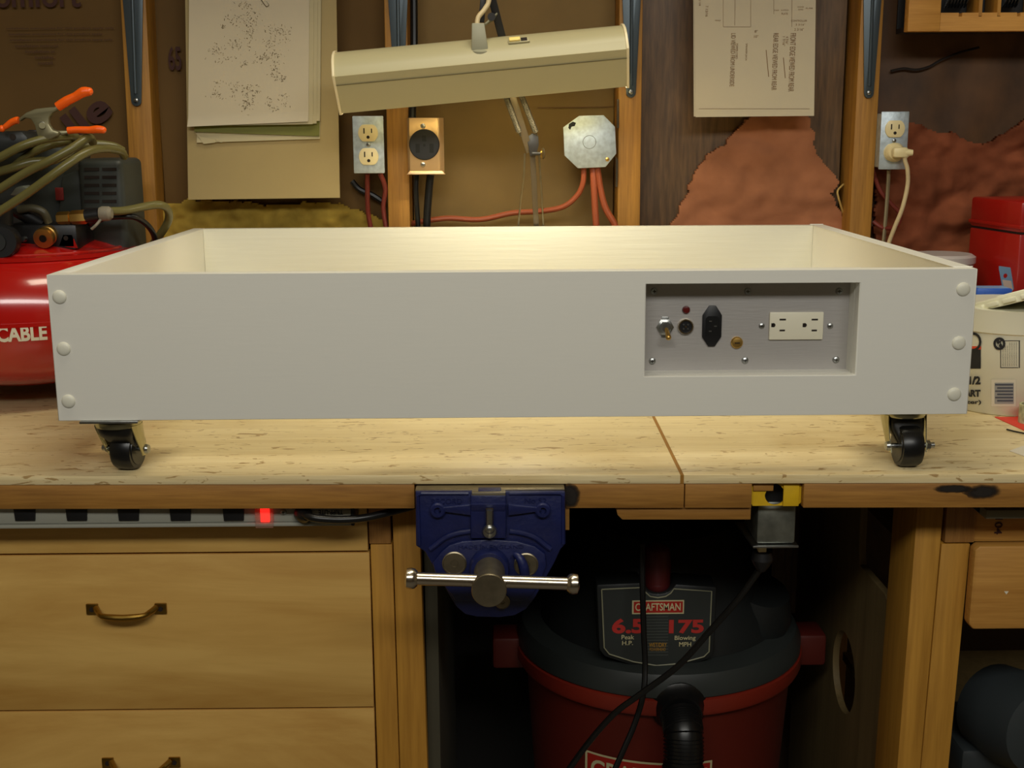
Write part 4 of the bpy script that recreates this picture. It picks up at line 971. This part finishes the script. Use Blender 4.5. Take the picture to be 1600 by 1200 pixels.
# motor shroud with louvres
a = at(126, 345, .50); b = at(190, 248, .50)
g = G().box((a.x, .50, 1.115), (b.x, .61, b.z), .010, seg=4); g.mi = 1
for k in range(6):
    y = 262+k*12.5
    for x0, x1 in ((132, 155), (160, 182)):
        rectpx(g, x0, y, x1, y+5, .4999, .0008)
g.mi = 0; g.prism([at(90, 350, .51), at(128, 350, .51), at(128, 262, .51), at(96, 275, .51)], (0, .12, 0), .004)
g.prism([at(-70, 350, .52), at(100, 352, .52), at(100, 230, .52), at(-70, 215, .52)], (0, .13, 0), .006)
part('motor_shroud', g, [mat('shroud_grey', (50, 54, 50), .5), M_hole], comp)
g = G(); rectpx(g, 88, 293, 99, 313, .509, .003, 0, .001); part('red_button', g, mat('dim_red', (120, 30, 26), .5), comp)
g = G(); g.prism([at(-70, 252, .40), at(44, 232, .40), at(43, 214, .40), at(34, 204, .40), at(-70, 208, .40)], (0, .10, 0), .006); g.mi = 1; q = at(20, 214, .3995); g.cyl(q, q+V((0, -.0006, 0)), .0045, n=16); part('pump_cover', g, [M_dkgrey, M_hole], comp)
g = G(); g.box((at(44, 222, .46).x, .46, at(44, 222, .46).z), (at(57, 205, .46).x, .50, at(44, 203, .46).z), .002); part('cover_clip', g, M_blk, comp)
# regulator gauge and fittings
g = G(); c = at(-4, 378, .36); g.lathe([(.022, 0), (.024, .01), (.024, .03), (.022, .034)], c+V((0, .03, 0)), (.15, -1, 0), 28); g.mi = 1; g.lathe([(.014, 0), (.013, .003), (.009, .003)], c+V((0, -.004, 0)), (.15, -1, 0), 28)
g.mi = 0; g.lathe([(.020, 0), (.021, .02), (.018, .03)], at(-2, 352, .39), (0, 0, 1), 20); part('regulator_knob', g, [M_blk, M_dkgrey], comp)
g = G(); c = at(67, 373, .40); g.lathe([(.0145, 0), (.0150, .003), (.0150, .009), (.0125, .012), (.0145, .014), (.0130, .026), (.009, .03), (.008, .05)], c, (.08, 1, .22), 28); g.mi = 1; g.lathe([(.0055, -.0006), (0, -.0006)], c, (.08, 1, .22), 20); part('air_coupler', g, [M_brass, M_hole], comp)
g = G(); 
for px, mi in ((23, 0), (35, 1)): g.mi = mi; c = at(px, 374, .40); g.lathe([(.0035, 0), (.0042, .003), (.0042, .010)], c, (0, 1, 0), 12)
part('small_fittings', g, [mat('copper', (196, 96, 60), .35, metal=.8), M_zinc], comp)
g = G().box((at(10, 390, .42).x, .42, at(10, 392, .42).z), (at(120, 362, .42).x, .50, at(120, 350, .42).z), .006); g.lathe([(.012, 0), (.012, .05)], at(70, 352, .44), (-.7, .1, .4), 18); part('manifold', g, M_blk, comp)
g = G().tube([at(30, 328, .43), at(50, 325, .425), at(68, 332, .425), at(76, 348, .43)], .006, 12); part('pressure_tube', g, mat('dull_tube', (78, 74, 56), .4), comp)
g = G().tube([at(140, 350, .47), at(150, 342, .46), at(200, 338, .46), at(222, 345, .48), at(238, 362, .50), at(244, 385, .52), at(244, 410, .54)], .0045, 12); g.lathe([(.010, 0), (.006, .02)], at(140, 341, .465), (1, 0, 0), 16); part('power_cord', g, M_blkrub, comp)
g = G().prism([at(15, 305, .47), at(24, 293, .47), at(34, 290, .47), at(45, 296, .47), at(36, 303, .47), at(22, 306, .47)], (0, .03, 0), .002); part('pale_wing_nut', g, mat('pale_cap', (150, 156, 146), .4), comp)
# hose
hose = thing('air_hose', 'coiled olive rubber air hose draped over the red compressor', 'hose', at(60, 300, .40))
g = G(); r = .0061
g.tube([at(-60, 275, .37), at(-25, 258, .37), at(0, 246, .37), at(35, 228, .37), at(70, 217, .38), at(105, 213, .40), at(118, 214, .43), at(110, 222, .46)], r, 14)
g.tube([at(-60, 285, .40), at(-20, 274, .39), at(20, 262, .385), at(50, 253, .39), at(85, 250, .40), at(110, 236, .42), at(125, 222, .44)], r, 14)
g.tube([at(20, 262, .43), at(45, 242, .43), at(75, 228, .43), at(105, 221, .44), at(130, 217, .46)], r*.95, 14)
g.tube([at(-60, 328, .37), at(-20, 306, .36), at(0, 295, .36), at(40, 270, .36), at(80, 250, .36), at(115, 230, .37), at(138, 215, .39), at(145, 222, .42)], r, 14)
g.tube([at(-60, 365, .35), at(-20, 342, .34), at(0, 330, .34), at(40, 304, .34), at(80, 275, .34), at(115, 250, .35), at(140, 236, .37), at(165, 232, .40), at(188, 236, .44), at(194, 244, .47)], r, 14)
g.tube([at(60, 262, .45), at(100, 240, .455), at(140, 226, .46), at(175, 228, .47), at(192, 236, .48)], r, 14)
part('hose_coil', g, M_hose, hose)
g = G().tube([at(172, 330, .43), at(195, 329, .45), at(225, 323, .48), at(248, 320, .50), at(261, 326, .52), at(264, 340, .54), at(258, 355, .55), at(246, 372, .56), at(232, 390, .57)], .0062, 14); part('hose_end', g, M_hose, hose)
g = G().lathe([(.0085, 0), (.0095, .004), (.0095, .018), (.0075, .019), (.0095, .020), (.0105, .023), (.0105, .040), (.009, .043)], at(90, 341, .42), (1, 0, .04), 6); part('hose_coupling', g, M_brass, hose)
g = G().cyl(at(134, 338, .42), at(155, 335, .42), .0095, n=20); g.mi = 1; g.lathe([(.0095, 0), (.011, .004), (.0105, .014), (.007, .018)], at(156, 334, .42), (1, 0, .02), 18); g.tube([at(158, 342, .415), at(150, 352, .41), at(143, 358, .41)], .0022, 8); part('hose_ferrule', g, [M_blk, mat('grey_wrap', (132, 124, 108), .5)], hose)
# spring clamp
YK = .375
cl = thing('spring_clamp', 'metal spring clamp with orange vinyl tips gripping the hose coil', 'clamp', at(75, 215, YK))
M_cl = mat('clamp_steel', (140, 134, 104), .4, metal=.6)
g = G(); polypx(g, [(28, 186), (40, 176), (55, 170), (72, 168), (84, 167), (92, 162), (94, 170), (82, 176), (76, 184), (76, 194), (82, 203), (92, 206), (90, 212), (78, 218), (60, 216), (57, 208), (54, 196), (48, 186), (38, 184), (30, 190)], YK, .010, .002); part('upper_jaw', g, M_cl, cl)
g = G(); polypx(g, [(60, 214), (62, 200), (78, 199), (88, 204), (108, 204), (108, 209), (94, 212), (80, 222), (62, 222)], YK+.011, .008, .002); g.mi = 0; g.cyl(at(66, 196, YK-.003), at(66, 196, YK+.022), .0045); part('lower_jaw', g, M_cl, cl)
g = G().lathe([(.0035, 0), (.0045, .001), (0, .003)], at(66, 195, YK), (0, -1, 0), 14); part('rivet', g, M_zinc, cl)
for pts, rr in (([(90, 167), (104, 158), (118, 151), (130, 144), (139, 143)], [.0065, .0068, .0062, .0072, .0060]), ([(106, 204), (120, 203), (140, 203), (152, 202), (161, 203)], [.0050, .0050, .0050, .0056, .0050]), ([(3, 201), (10, 197), (18, 191), (26, 188), (29, 188)], [.003, .0042, .0046, .0050, .0050])):
    P = [at(x, y, YK+.005) for x, y in pts]; g = G().tube(P, rr, 14); g.ell(P[-1] if pts[0][0] > 50 else P[0], rr[-1], rr[-1], rr[-1], 12) if True else None
    part('vinyl_tip', g, M_orange, cl)

# ---------------------------------------------------------------- things at the right end of the bench
# red toolbox
Zt = at(1530, 307, .68).z; P1 = at(1519, 306, .68); P2 = atz(1598, 315, Zt); 
e = (P2-P1); e.z = 0; L_ = e.length; ex = e.normalized(); ey = V((-ex.y, ex.x, 0)); ey = ey if ey.x > 0 else -ey
tb = thing('red_toolbox', 'glossy red metal toolbox with hinged lid at the right edge', 'toolbox', (P1.x+.08, P1.y, ZB))
def obox(g, u0, u1, v0, v1, z0, z1, bev=0, taper=0):
    pts = [P1*1.0 for _ in range(4)]; base = V((P1.x, P1.y, 0))
    g.prism([base+ex*u+ey*v+V((0, 0, z0)) for u, v in ((u0, v0), (u1, v0), (u1, v1), (u0, v1))], (0, 0, z1-z0), bev); return g
zs = at(1519, 353, .68).z
part('toolbox_body', obox(G(), 0, L_, 0, .26, ZB, zs-.002, .003), M_redbox, tb)
g = obox(G(), -.001, L_+.001, -.001, .262, zs, Zt, .005); obox(g, -.0025, L_+.0025, -.0025, .264, zs+.006, zs+.012, .001); part('toolbox_lid', g, M_redbox, tb)
part('lid_gap', obox(G(), .002, L_-.002, .002, .258, zs-.0025, zs+.001), M_blk, tb)
# translucent lid behind the box
c = V((at(1472, 400, .615).x, .615, 0)); zl = at(1472, 396, .615).z
g = G().lathe([(.044, 0), (.050, zl-.016-ZB), (.053, zl-.014-ZB), (.053, zl-.004-ZB), (.047, zl-ZB), (0, zl-ZB-.002)], (c.x, c.y, ZB), (0, 0, 1), 40)
solo('plastic_cup', g, mat('milky_plastic', (178, 170, 168), .3), 'round milky plastic tub lid peeping over the right side of the white box', 'tub')
# white carton carrying the blue packs
Yw = .460; a = at(1504, 469, Yw); b = at(1582, 469, Yw); 
solo('white_carton', G().box((a.x, Yw, ZB), (b.x, Yw+.055, a.z), .003), M_tub, 'white carton under the blue packet, behind the plastic pail', 'carton')
a2 = at(1526, 466, Yw+.012); b2 = at(1582, 452, Yw+.012)
bp = thing('blue_packet', 'flat blue packet lying on the white carton beside the red toolbox', 'packet', ((a2.x+b2.x)/2, Yw+.03, a.z))
g = G().box((a2.x, Yw+.012, a.z+.0002), (b2.x, Yw+.048, b2.z+.001), .002); part('packet_body', g, M_bluebox, bp)
g = G().box((a2.x+.004, Yw+.016, b2.z+.001), (b2.x-.003, Yw+.046, b2.z+.0016)); part('clear_top', g, M_lightblue, bp)
g = G(); rectpx(g, 1534, 461, 1541, 466, Yw+.012, .0004); part('red_emblem', g, M_red_ink, bp)
hc_ = thing('hang_card', 'upright blue hang card with a round hole leaning on the red toolbox', 'card', at(1572, 456, Yw+.050))
n = 40; hq = at(1571, 431, Yw+.050); cor = [at(1585, 456, Yw+.050), at(1579, 418, Yw+.050), at(1560, 415.5, Yw+.050), at(1567, 453, Yw+.050)]
ou_ = []; 
for k in range(n):
    q = 2*math.pi*k/n; d = V((math.cos(q), math.sin(q))); best = 9
    for i in range(4):
        p = V((cor[i].x-hq.x, cor[i].z-hq.z)); w_ = V((cor[(i+1) % 4].x-hq.x, cor[(i+1) % 4].z-hq.z)); e_ = w_-p; den = d.x*e_.y-d.y*e_.x
        if abs(den) < 1e-9: continue
        s_ = (p.x*e_.y-p.y*e_.x)/den; u_ = (p.x*d.y-p.y*d.x)/den
        if s_ > 0 and -1e-6 <= u_ <= 1.000001: best = min(best, s_)
    ou_.append(V((hq.x+d.x*best, hq.y, hq.z+d.y*best)))
part('card', G().ring(ou_, [V((hq.x+.0032*math.cos(2*math.pi*k/n), hq.y, hq.z+.0036*math.sin(2*math.pi*k/n))) for k in range(n)], (0, .0008, 0)), mat('card_blue', (100, 130, 160), .4), hc_)
g = G(); polypx(g, [(1566, 437), (1580, 439), (1583, 453), (1569, 450)], Yw+.0497, .0003); part('pale_label', g, mat('pale_label', (180, 160, 150), .5), hc_)
# pail
PC = V((.735, .362, ZB)); PR = .094; Zp = at(1560, 488, .272).z
pail = thing('plastic_pail', 'white plastic pail with printed labels and a loose lid at the right edge', 'pail', (PC.x, PC.y, ZB))
hp = Zp-ZB
g = G().lathe([(PR-.010, 0), (PR-.008, .002), (PR-.001, hp-.034), (PR+.002, hp-.032), (PR+.003, hp-.006), (PR+.004, hp), (PR, hp)], PC, (0, 0, 1), 80); part('pail_body', g, M_tub, pail, ang=50)
def onpail(x, y, off=.0006):
    d = ray(x, y)      # nearest point of the pail wall on this sight line
    best = None; o_ = CAM; 
    for it in range(3):
        r_ = PR-.004+off
    A2 = d.x*d.x+d.y*d.y; ox, oy = o_.x-PC.x, o_.y-PC.y; rr_ = PR-.004
    for it in range(6):
        B2 = ox*d.x+oy*d.y; C2 = ox*ox+oy*oy-(rr_+off)**2; D = B2*B2-A2*C2
        if D < 0: D = 0
        tt = (-B2-math.sqrt(D))/A2; z = o_.z+d.z*tt-ZB
        rr_ = PR-.008+.007*min(1, max(0, z/(hp-.034)))
    return o_+d*tt
def pailpatch(g, x0, y0, x1, y1, mi=0, off=.0007, n=8):
    g.mi = mi; vs = []
    for j in range(2*1+1):
        vs.append([g.bm.verts.new(onpail(x0+(x1-x0)*i/n, y0+(y1-y0)*j/2, off)) for i in range(n+1)])
    n0 = len(g.bm.faces)
    for j in range(2):
        for i in range(n): g.bm.faces.new((vs[j+1][i], vs[j+1][i+1], vs[j][i+1], vs[j][i]))
    g.bm.faces.ensure_lookup_table()
    for f in g.bm.faces[n0:]: f.material_index = mi
    return g
def pailtext(g, s, x0, y0, x1, y1, mi=0, bold=0, vert=False):
    bm = textbm(s, (0, 0, 0), (1, 0, 0), (0, 1, 0), 1, 1, 0, bold)
    bmesh.ops.subdivide_edges(bm, edges=bm.edges[:], cuts=1)
    for v in bm.verts:
        px, py = (x0+(x1-x0)*v.co.x, y0+(y1-y0)*v.co.y) if not vert else (x0+(x1-x0)*v.co.y, y0+(y1-y0)*v.co.x)
        v.co = onpail(px, py, .0014)
    return addbm(g, bm, mi)
g = G(); pailpatch(g, 1505, 546, 1532.5, 576, 0); pailtext(g, '3 1/2', 1500, 601, 1532, 588, 0, .05); pailtext(g, 'QUART', 1488, 622, 1532, 609, 0, .05); pailtext(g, '(3.3 liter)', 1478, 633, 1533, 625, 0, .03)
pailpatch(g, 1505, 541, 1533, 546, 1); pailtext(g, 'O', 1506, 549, 1533.5, 519, 0, 0)
part('front_label', g, [M_black_ink, mat('label_orange', (220, 70, 36), .5)], pail)
g = G(); pailpatch(g, 1549, 593, 1587, 635, 1, .0006); pailpatch(g, 1554, 598, 1584, 631, 2, .0010)
for k in range(6): pailpatch(g, 1555+(k % 2)*3, 600+k*5, 1583, 602.4+k*5, 0, .0014, 5)
part('bar_code', g, [mat('barcode_ink', (70, 74, 88), .5), mat('barcode_ground', (214, 206, 186), .5), mat('barcode_grey', (150, 150, 148), .5)], pail)
g = G()
for x0, y0, x1, y1 in ((1563, 532, 1594, 533), (1563, 574, 1591, 575), (1563, 532, 1564, 575), (1592, 532, 1593.5, 575)): pailpatch(g, x0, y0, x1, y1, 0, .0010, 6)
for k in range(7): pailtext(g, 'keep from freezing store cool dry place', 1566+k*3.5, 572, 1568.4+k*3.5, 540 if k < 3 else 535, 0, 0, True)
pailtext(g, 'O', 1552, 547, 1571, 527, 0, .03); pailtext(g, '%', 1557, 543, 1566, 531, 0, .06)
part('side_label', g, M_black_ink, pail)
# tilted lid
lz = Zp+.003
g = G(); g.lathe([(PR+.004, 0), (PR+.008, .001), (PR+.008, .012), (PR+.004, .014), (PR-.006, .014), (PR-.008, .006), (0, .006)], (0, 0, 0), (0, 0, 1), 72)
for k in range(12):
    a_ = math.pi+.25+k*.25; p_ = V(((PR+.008)*math.cos(a_), (PR+.008)*math.sin(a_), .006)); g.bm.verts.ensure_lookup_table()
    g.box((-.009, -.004, -.003), (.009, .004, .003), .001, Matrix.Translation(p_) @ Matrix.Rotation(a_+math.pi/2, 4, 'Z'))
tl = math.radians(14)
Lp = at(1527, 484, PC.y-.02)
g.M(Matrix.Translation(V((Lp.x+(PR+.002)*math.cos(tl), PC.y-.012, Lp.z+(PR+.008)*math.sin(tl)-.006))) @ Matrix.Rotation(math.radians(-13), 4, 'X') @ Matrix.Rotation(-tl, 4, 'Y'))
part('pail_lid', g, mat('lid_plastic', (232, 230, 204), .35), pail, 'loose tilted white lid')
# red card, tape roll, scrap of paper, wire
def flat(name, pts, z0, th, m, label, cat):
    g = G().prism([atz(x, y, z0) for x, y in pts], (0, 0, th)); return solo(name, g, m, label, cat)
flat('red_card', [(1554, 652), (1586, 652), (1640, 640), (1640, 683), (1600, 673)], ZB+.0003, .0008, M_redsheet, 'bright red card lying flat in front of the pail', 'card')
tr = thing('tape_roll', 'small patterned green and white tape roll at the right edge of the bench', 'tape roll', atz(1610, 662, ZB+.002))
c = atz(1611, 660, ZB+.0014); g = G().lathe([(.014, 0), (.017, 0), (.017, .026), (.014, .026)], c, (0, 0, 1), 40, cap=False); g.lathe([(.014, 0), (.014, .026)], c, (0, 0, 1), 40, cap=False)
part('tape', g, mat('patterned_tape', (176, 178, 140), .5, var=.45, vscale=120), tr)
flat('paper_scrap', [(1577, 705), (1600, 697), (1660, 690), (1660, 725), (1600, 713)], ZB+.0003, .0008, mat('scrap_white', (228, 220, 200), .6), 'white paper scrap lying at the right edge of the bench', 'paper')
g = G().tube([atz(1573, 671, ZB+.002), atz(1585, 674, ZB+.002), atz(1600, 677, ZB+.002), atz(1640, 684, ZB+.002)], .0011, 8); solo('loose_wire', g, M_blk, 'thin dark wire lying on the bench before the red card', 'wire')

# ---------------------------------------------------------------- right of the post, under the bench
Yr = .055
t = thing('pine_drawer', 'chunky pine drawer front under the right end of the bench', 'drawer', (at(1560, 985, Yr).x, .2, at(1560, 985, Yr).z))
a = at(1513, 984, Yr); b = at(1700, 852, Yr)
g = G().prism([V((a.x+.006, Yr, a.z)), V((b.x, Yr, a.z)), V((b.x, Yr, b.z)), V((a.x+.007, Yr, b.z)), V((a.x+.001, Yr+.0, b.z-.005)), V((a.x, Yr, a.z+.008))], (0, .019, 0), .003); part('drawer_front', g, M_pineX, t)
part('drawer_box', G().box((a.x+.012, Yr+.02, a.z+.01), (b.x, .58, b.z-.004)), M_dkply, t)
g = G(); polypx(g, [(1569, 924), (1576, 924), (1572.5, 929)], Yr-.0003, .0004); part('paint_speck', g, M_white_pl, t)
x0 = at(1541, 803, .03).x
t = thing('power_strip', 'pale grey strip end tucked under the right end of the bench edge', 'power strip', (x0+.3, .05, at(1560, 811, .03).z))
part('strip_body', G().box((x0, .030, at(1560, 811, .03).z), (XR-.1, YC+.0035, at(1560, 797, .03).z), .0015), mat('strip_grey', (130, 126, 104), .5), t)
part('mounting_wedge', G().prism([at(1521, 794, .05), at(1541, 794, .05), at(1541, 811, .05)], (0, .02, 0)), M_blk, t)
# dark cases on the floor shelf
part('lower_shelf', G().box((.60, .10, .36), (XR, .66, .375)), M_dkply, bench)
t = thing('tool_case', 'dark grey rounded tool housing in the shadow right of the post', 'tool', (.72, .3, .375))
g = G().lathe([(.04, 0), (.065, .01), (.07, .06), (.06, .11), (.03, .12)], (.70, .26, .47), (.3, -1, .1), 32); g.box((.64, .2, .3752), (.78, .36, .43), .01); part('motor_housing', g, mat('slate_housing', (52, 58, 60), .5), t)
g = G().lathe([(.05, 0), (.085, .005), (.085, .02), (.05, .024)], (.77, .2, .47), (.25, -1, 0), 40); part('round_guard', g, mat('guard_grey', (56, 54, 50), .5), t)

# ---------------------------------------------------------------- shop vacuum
VC = V((.230, .42, 0)); 
vac = thing('shop_vacuum', 'red and black wet dry shop vacuum under the bench', 'vacuum', VC)
g = G().lathe([(.175, .045), (.180, .05), (.208, .480), (.212, .485)], VC, (0, 0, 1), 80); part('drum', g, M_redvac, vac)
zr_ = .485
g = G().lathe([(.212, zr_), (.221, zr_+.002), (.224, zr_+.008), (.224, zr_+.026), (.218, zr_+.028)], VC, (0, 0, 1), 80); part('drum_rim', g, mat('red_vac_rim', (128, 38, 24), .4), vac)
g = G().lathe([(.218, zr_+.0275), (.222, zr_+.030), (.222, zr_+.045), (.214, zr_+.062), (.19, zr_+.070), (0, zr_+.071)], VC, (0, 0, 1), 80); part('lid', g, M_midgrey, vac)
g = G().lathe([(.185, zr_+.0705), (.178, zr_+.10), (.155, zr_+.15), (.13, zr_+.20), (.11, zr_+.225), (0, zr_+.23)], VC, (0, 0, 1), 64); g.lathe([(.055, 0), (.06, .04), (.045, .08), (0, .085)], VC+V((.13, -.05, zr_+.06)), (.2, -.3, 1), 32)
part('motor_head', g, M_dkgrey, vac)
for s in (-1, 1):
    g = G().box((VC.x+s*.205-.018, VC.y-.03, zr_-.012), (VC.x+s*.245+.018*s if s > 0 else VC.x+s*.245-.018, VC.y+.03, zr_+.040), .006) if s > 0 else G().box((VC.x-.262, VC.y-.03, zr_-.012), (VC.x-.19, VC.y+.03, zr_+.040), .006)
    part('latch', g, mat('latch_red', (92, 28, 20), .5), vac)
YLb = .225
g = G(); lab = [(940, 921), (1003, 918), (1008, 925), (1016, 932), (1028, 934), (1040, 932), (1048, 927), (1053, 920), (1112, 924), (1108, 1018), (1100, 1026), (1060, 1037), (1026, 1040), (990, 1034), (952, 1022), (944, 1012)]
polypx(g, [(1026+(x-1026)*1.10, 982+(y-982)*1.12) for x, y in lab], YLb+.004, .05, .004); part('label_housing', g, M_dkgrey, vac)
g = G(); polypx(g, lab, YLb+.001, .003); lp = part('label_plate', g, M_midgrey, vac)
g = G(); g.tube([at(x, y, YLb+.001) for x, y in lab+lab[:1]], .0010, 6, smooth=False); part('label_border', g, mat('silver_line', (150, 148, 120), .5), lp)
g = G(); rectpx(g, 987.5, 937.5, 1069, 959.5, YLb+.0008, .0004, 1); rectpx(g, 990, 939.5, 1067, 957.5, YLb+.0003, .0004, 0); wtext(g, 'CRAFTSMAN', 992.5, 954.5, 1063.5, 942, YLb-.0003, mi=1, bold=.015); part('brand_badge', g, [M_logo_red, M_cream_ink], lp)
g = G(); wtext(g, '6.5', 956, 990, 1007, 966, YLb+.0006, bold=.04); part('red_figures', g, M_red_ink, lp); g = G(); wtext(g, '175', 1045, 990, 1100, 968, YLb+.0006, bold=.04); part('red_figures', g, M_red_ink, lp)
g = G(); wtext(g, 'Peak', 971, 999, 991, 992, YLb+.0006, bold=.01); wtext(g, 'H.P.', 972, 1008, 989, 1001, YLb+.0006, bold=.01); wtext(g, 'Blowing', 1054, 1002, 1087, 993, YLb+.0006, bold=.01); wtext(g, 'MPH', 1061, 1010, 1080, 1003, YLb+.0006, bold=.01); part('pale_lettering', g, M_cream_ink, lp)
g = G(); wtext(g, 'WET/DRY', 1014, 1011, 1042, 1004, YLb+.0006, bold=.01); wtext(g, 'POWERHEAD', 1015, 1017, 1040, 1012, YLb+.0006); part('gold_lettering', g, M_gold_ink, lp)
g = G()
for k in range(14):
    y = 963+k*4.6
    rectpx(g, 1010, y, 1044, y+1.1, YLb+.0009, .0002)
part('fine_lines', g, mat('line_grey', (84, 88, 82), .5), lp)
g = G().tube([at(1027, 862, .26), at(1027, 885, .255), at(1027, 912, .25)], [.0185, .0200, .0200, .0185], 20, smooth=False); c = at(1027, 862, .26); g.ell(c, .0185, .0185, .014, 20); g.ell(at(1027, 912, .25), .0185, .0185, .014, 20); part('power_switch', g, mat('switch_red', (84, 20, 22), .4), vac)
g = G(); c = V((VC.x+.004, VC.y-.205, at(1027, 1107, .2).z)); g.lathe([(.040, -.02), (.040, .01), (.034, .016), (.030, .03)], c, (0, -1, -.15), 32)
pts = [c+V((0, -.025, -.003)), c+V((.001, -.05, -.02)), c+V((0, -.062, -.06)), c+V((-.012, -.066, -.12)), c+V((-.03, -.06, -.20)), c+V((-.05, -.05, -.33))]
g.tube(pts, .026, 20)
q = []
for i in range(len(pts)-1):
    for k in range(8 if i < 2 else 12): q.append(pts[i].lerp(pts[i+1], k/(8 if i < 2 else 12)))
for i in range(1, len(q)-1, 2 if False else 1):
    d_ = q[i+1]-q[i-1]; g.lathe([(.025, -.0016), (.0285, 0), (.025, .0016)], q[i], d_, 20, cap=False)
part('hose', g, M_blkrub, vac)
zb1 = at(1010, 1170, .2).z-.032; zb0 = zb1-.05
def vacpt(x, z, off=.001):
    r_ = .180+(.208-.180)*(z-.05)/.43+off; dx_ = x-VC.x; return V((x, VC.y-math.sqrt(r_*r_-dx_*dx_), z))
g = G()
def vpatch(x0, x1, z0, z1, mi, off, n=14):
    g.mi = mi; n0 = len(g.bm.faces); vs = [[g.bm.verts.new(vacpt(x0+(x1-x0)*i/n, z, off)) for i in range(n+1)] for z in (z0, z1)]
    for i in range(n): g.bm.faces.new((vs[0][i], vs[0][i+1], vs[1][i+1], vs[1][i]))
    g.bm.faces.ensure_lookup_table()
    for f in g.bm.faces[n0:]: f.material_index = mi
xa, xb = at(918, 1180, .215).x, at(1115, 1180, .215).x
vpatch(xa, xb, zb0, zb1, 1, .0008); vpatch(xa+.003, xb-.003, zb0+.003, zb1-.003, 0, .0014)
bm = textbm('CRAFTSMAN', (xa+.008, 0, zb0+.010), (1, 0, 0), (0, 0, 1), xb-xa-.016, zb1-zb0-.020, 0, .02)
bmesh.ops.subdivide_edges(bm, edges=bm.edges[:], cuts=1)
for v in bm.verts: v.co = vacpt(v.co.x, v.co.z, .002)
addbm(g, bm, 1); part('drum_badge', g, [M_logo_red, M_cream_ink], vac)
g = G()
for k in range(4):
    a_ = math.pi/4+k*math.pi/2; g2 = G().lathe([(.006, -.02), (.022, -.02), (.024, 0), (.022, .02), (.006, .02)], VC+V((.15*math.cos(a_), .15*math.sin(a_), .0245)), (1, 0, 0), 24); part('caster_wheel', g2, M_blkrub, vac)
g = G().tube([at(1003, 850, .20), at(1004, 920, .185), at(1006, 990, .175), at(1008, 1040, .165), at(1005, 1085, .150), at(992, 1130, .14), at(975, 1170, .13), at(955, 1215, .12)], .0042, 10); part('power_cord', g, M_blkrub, vac)
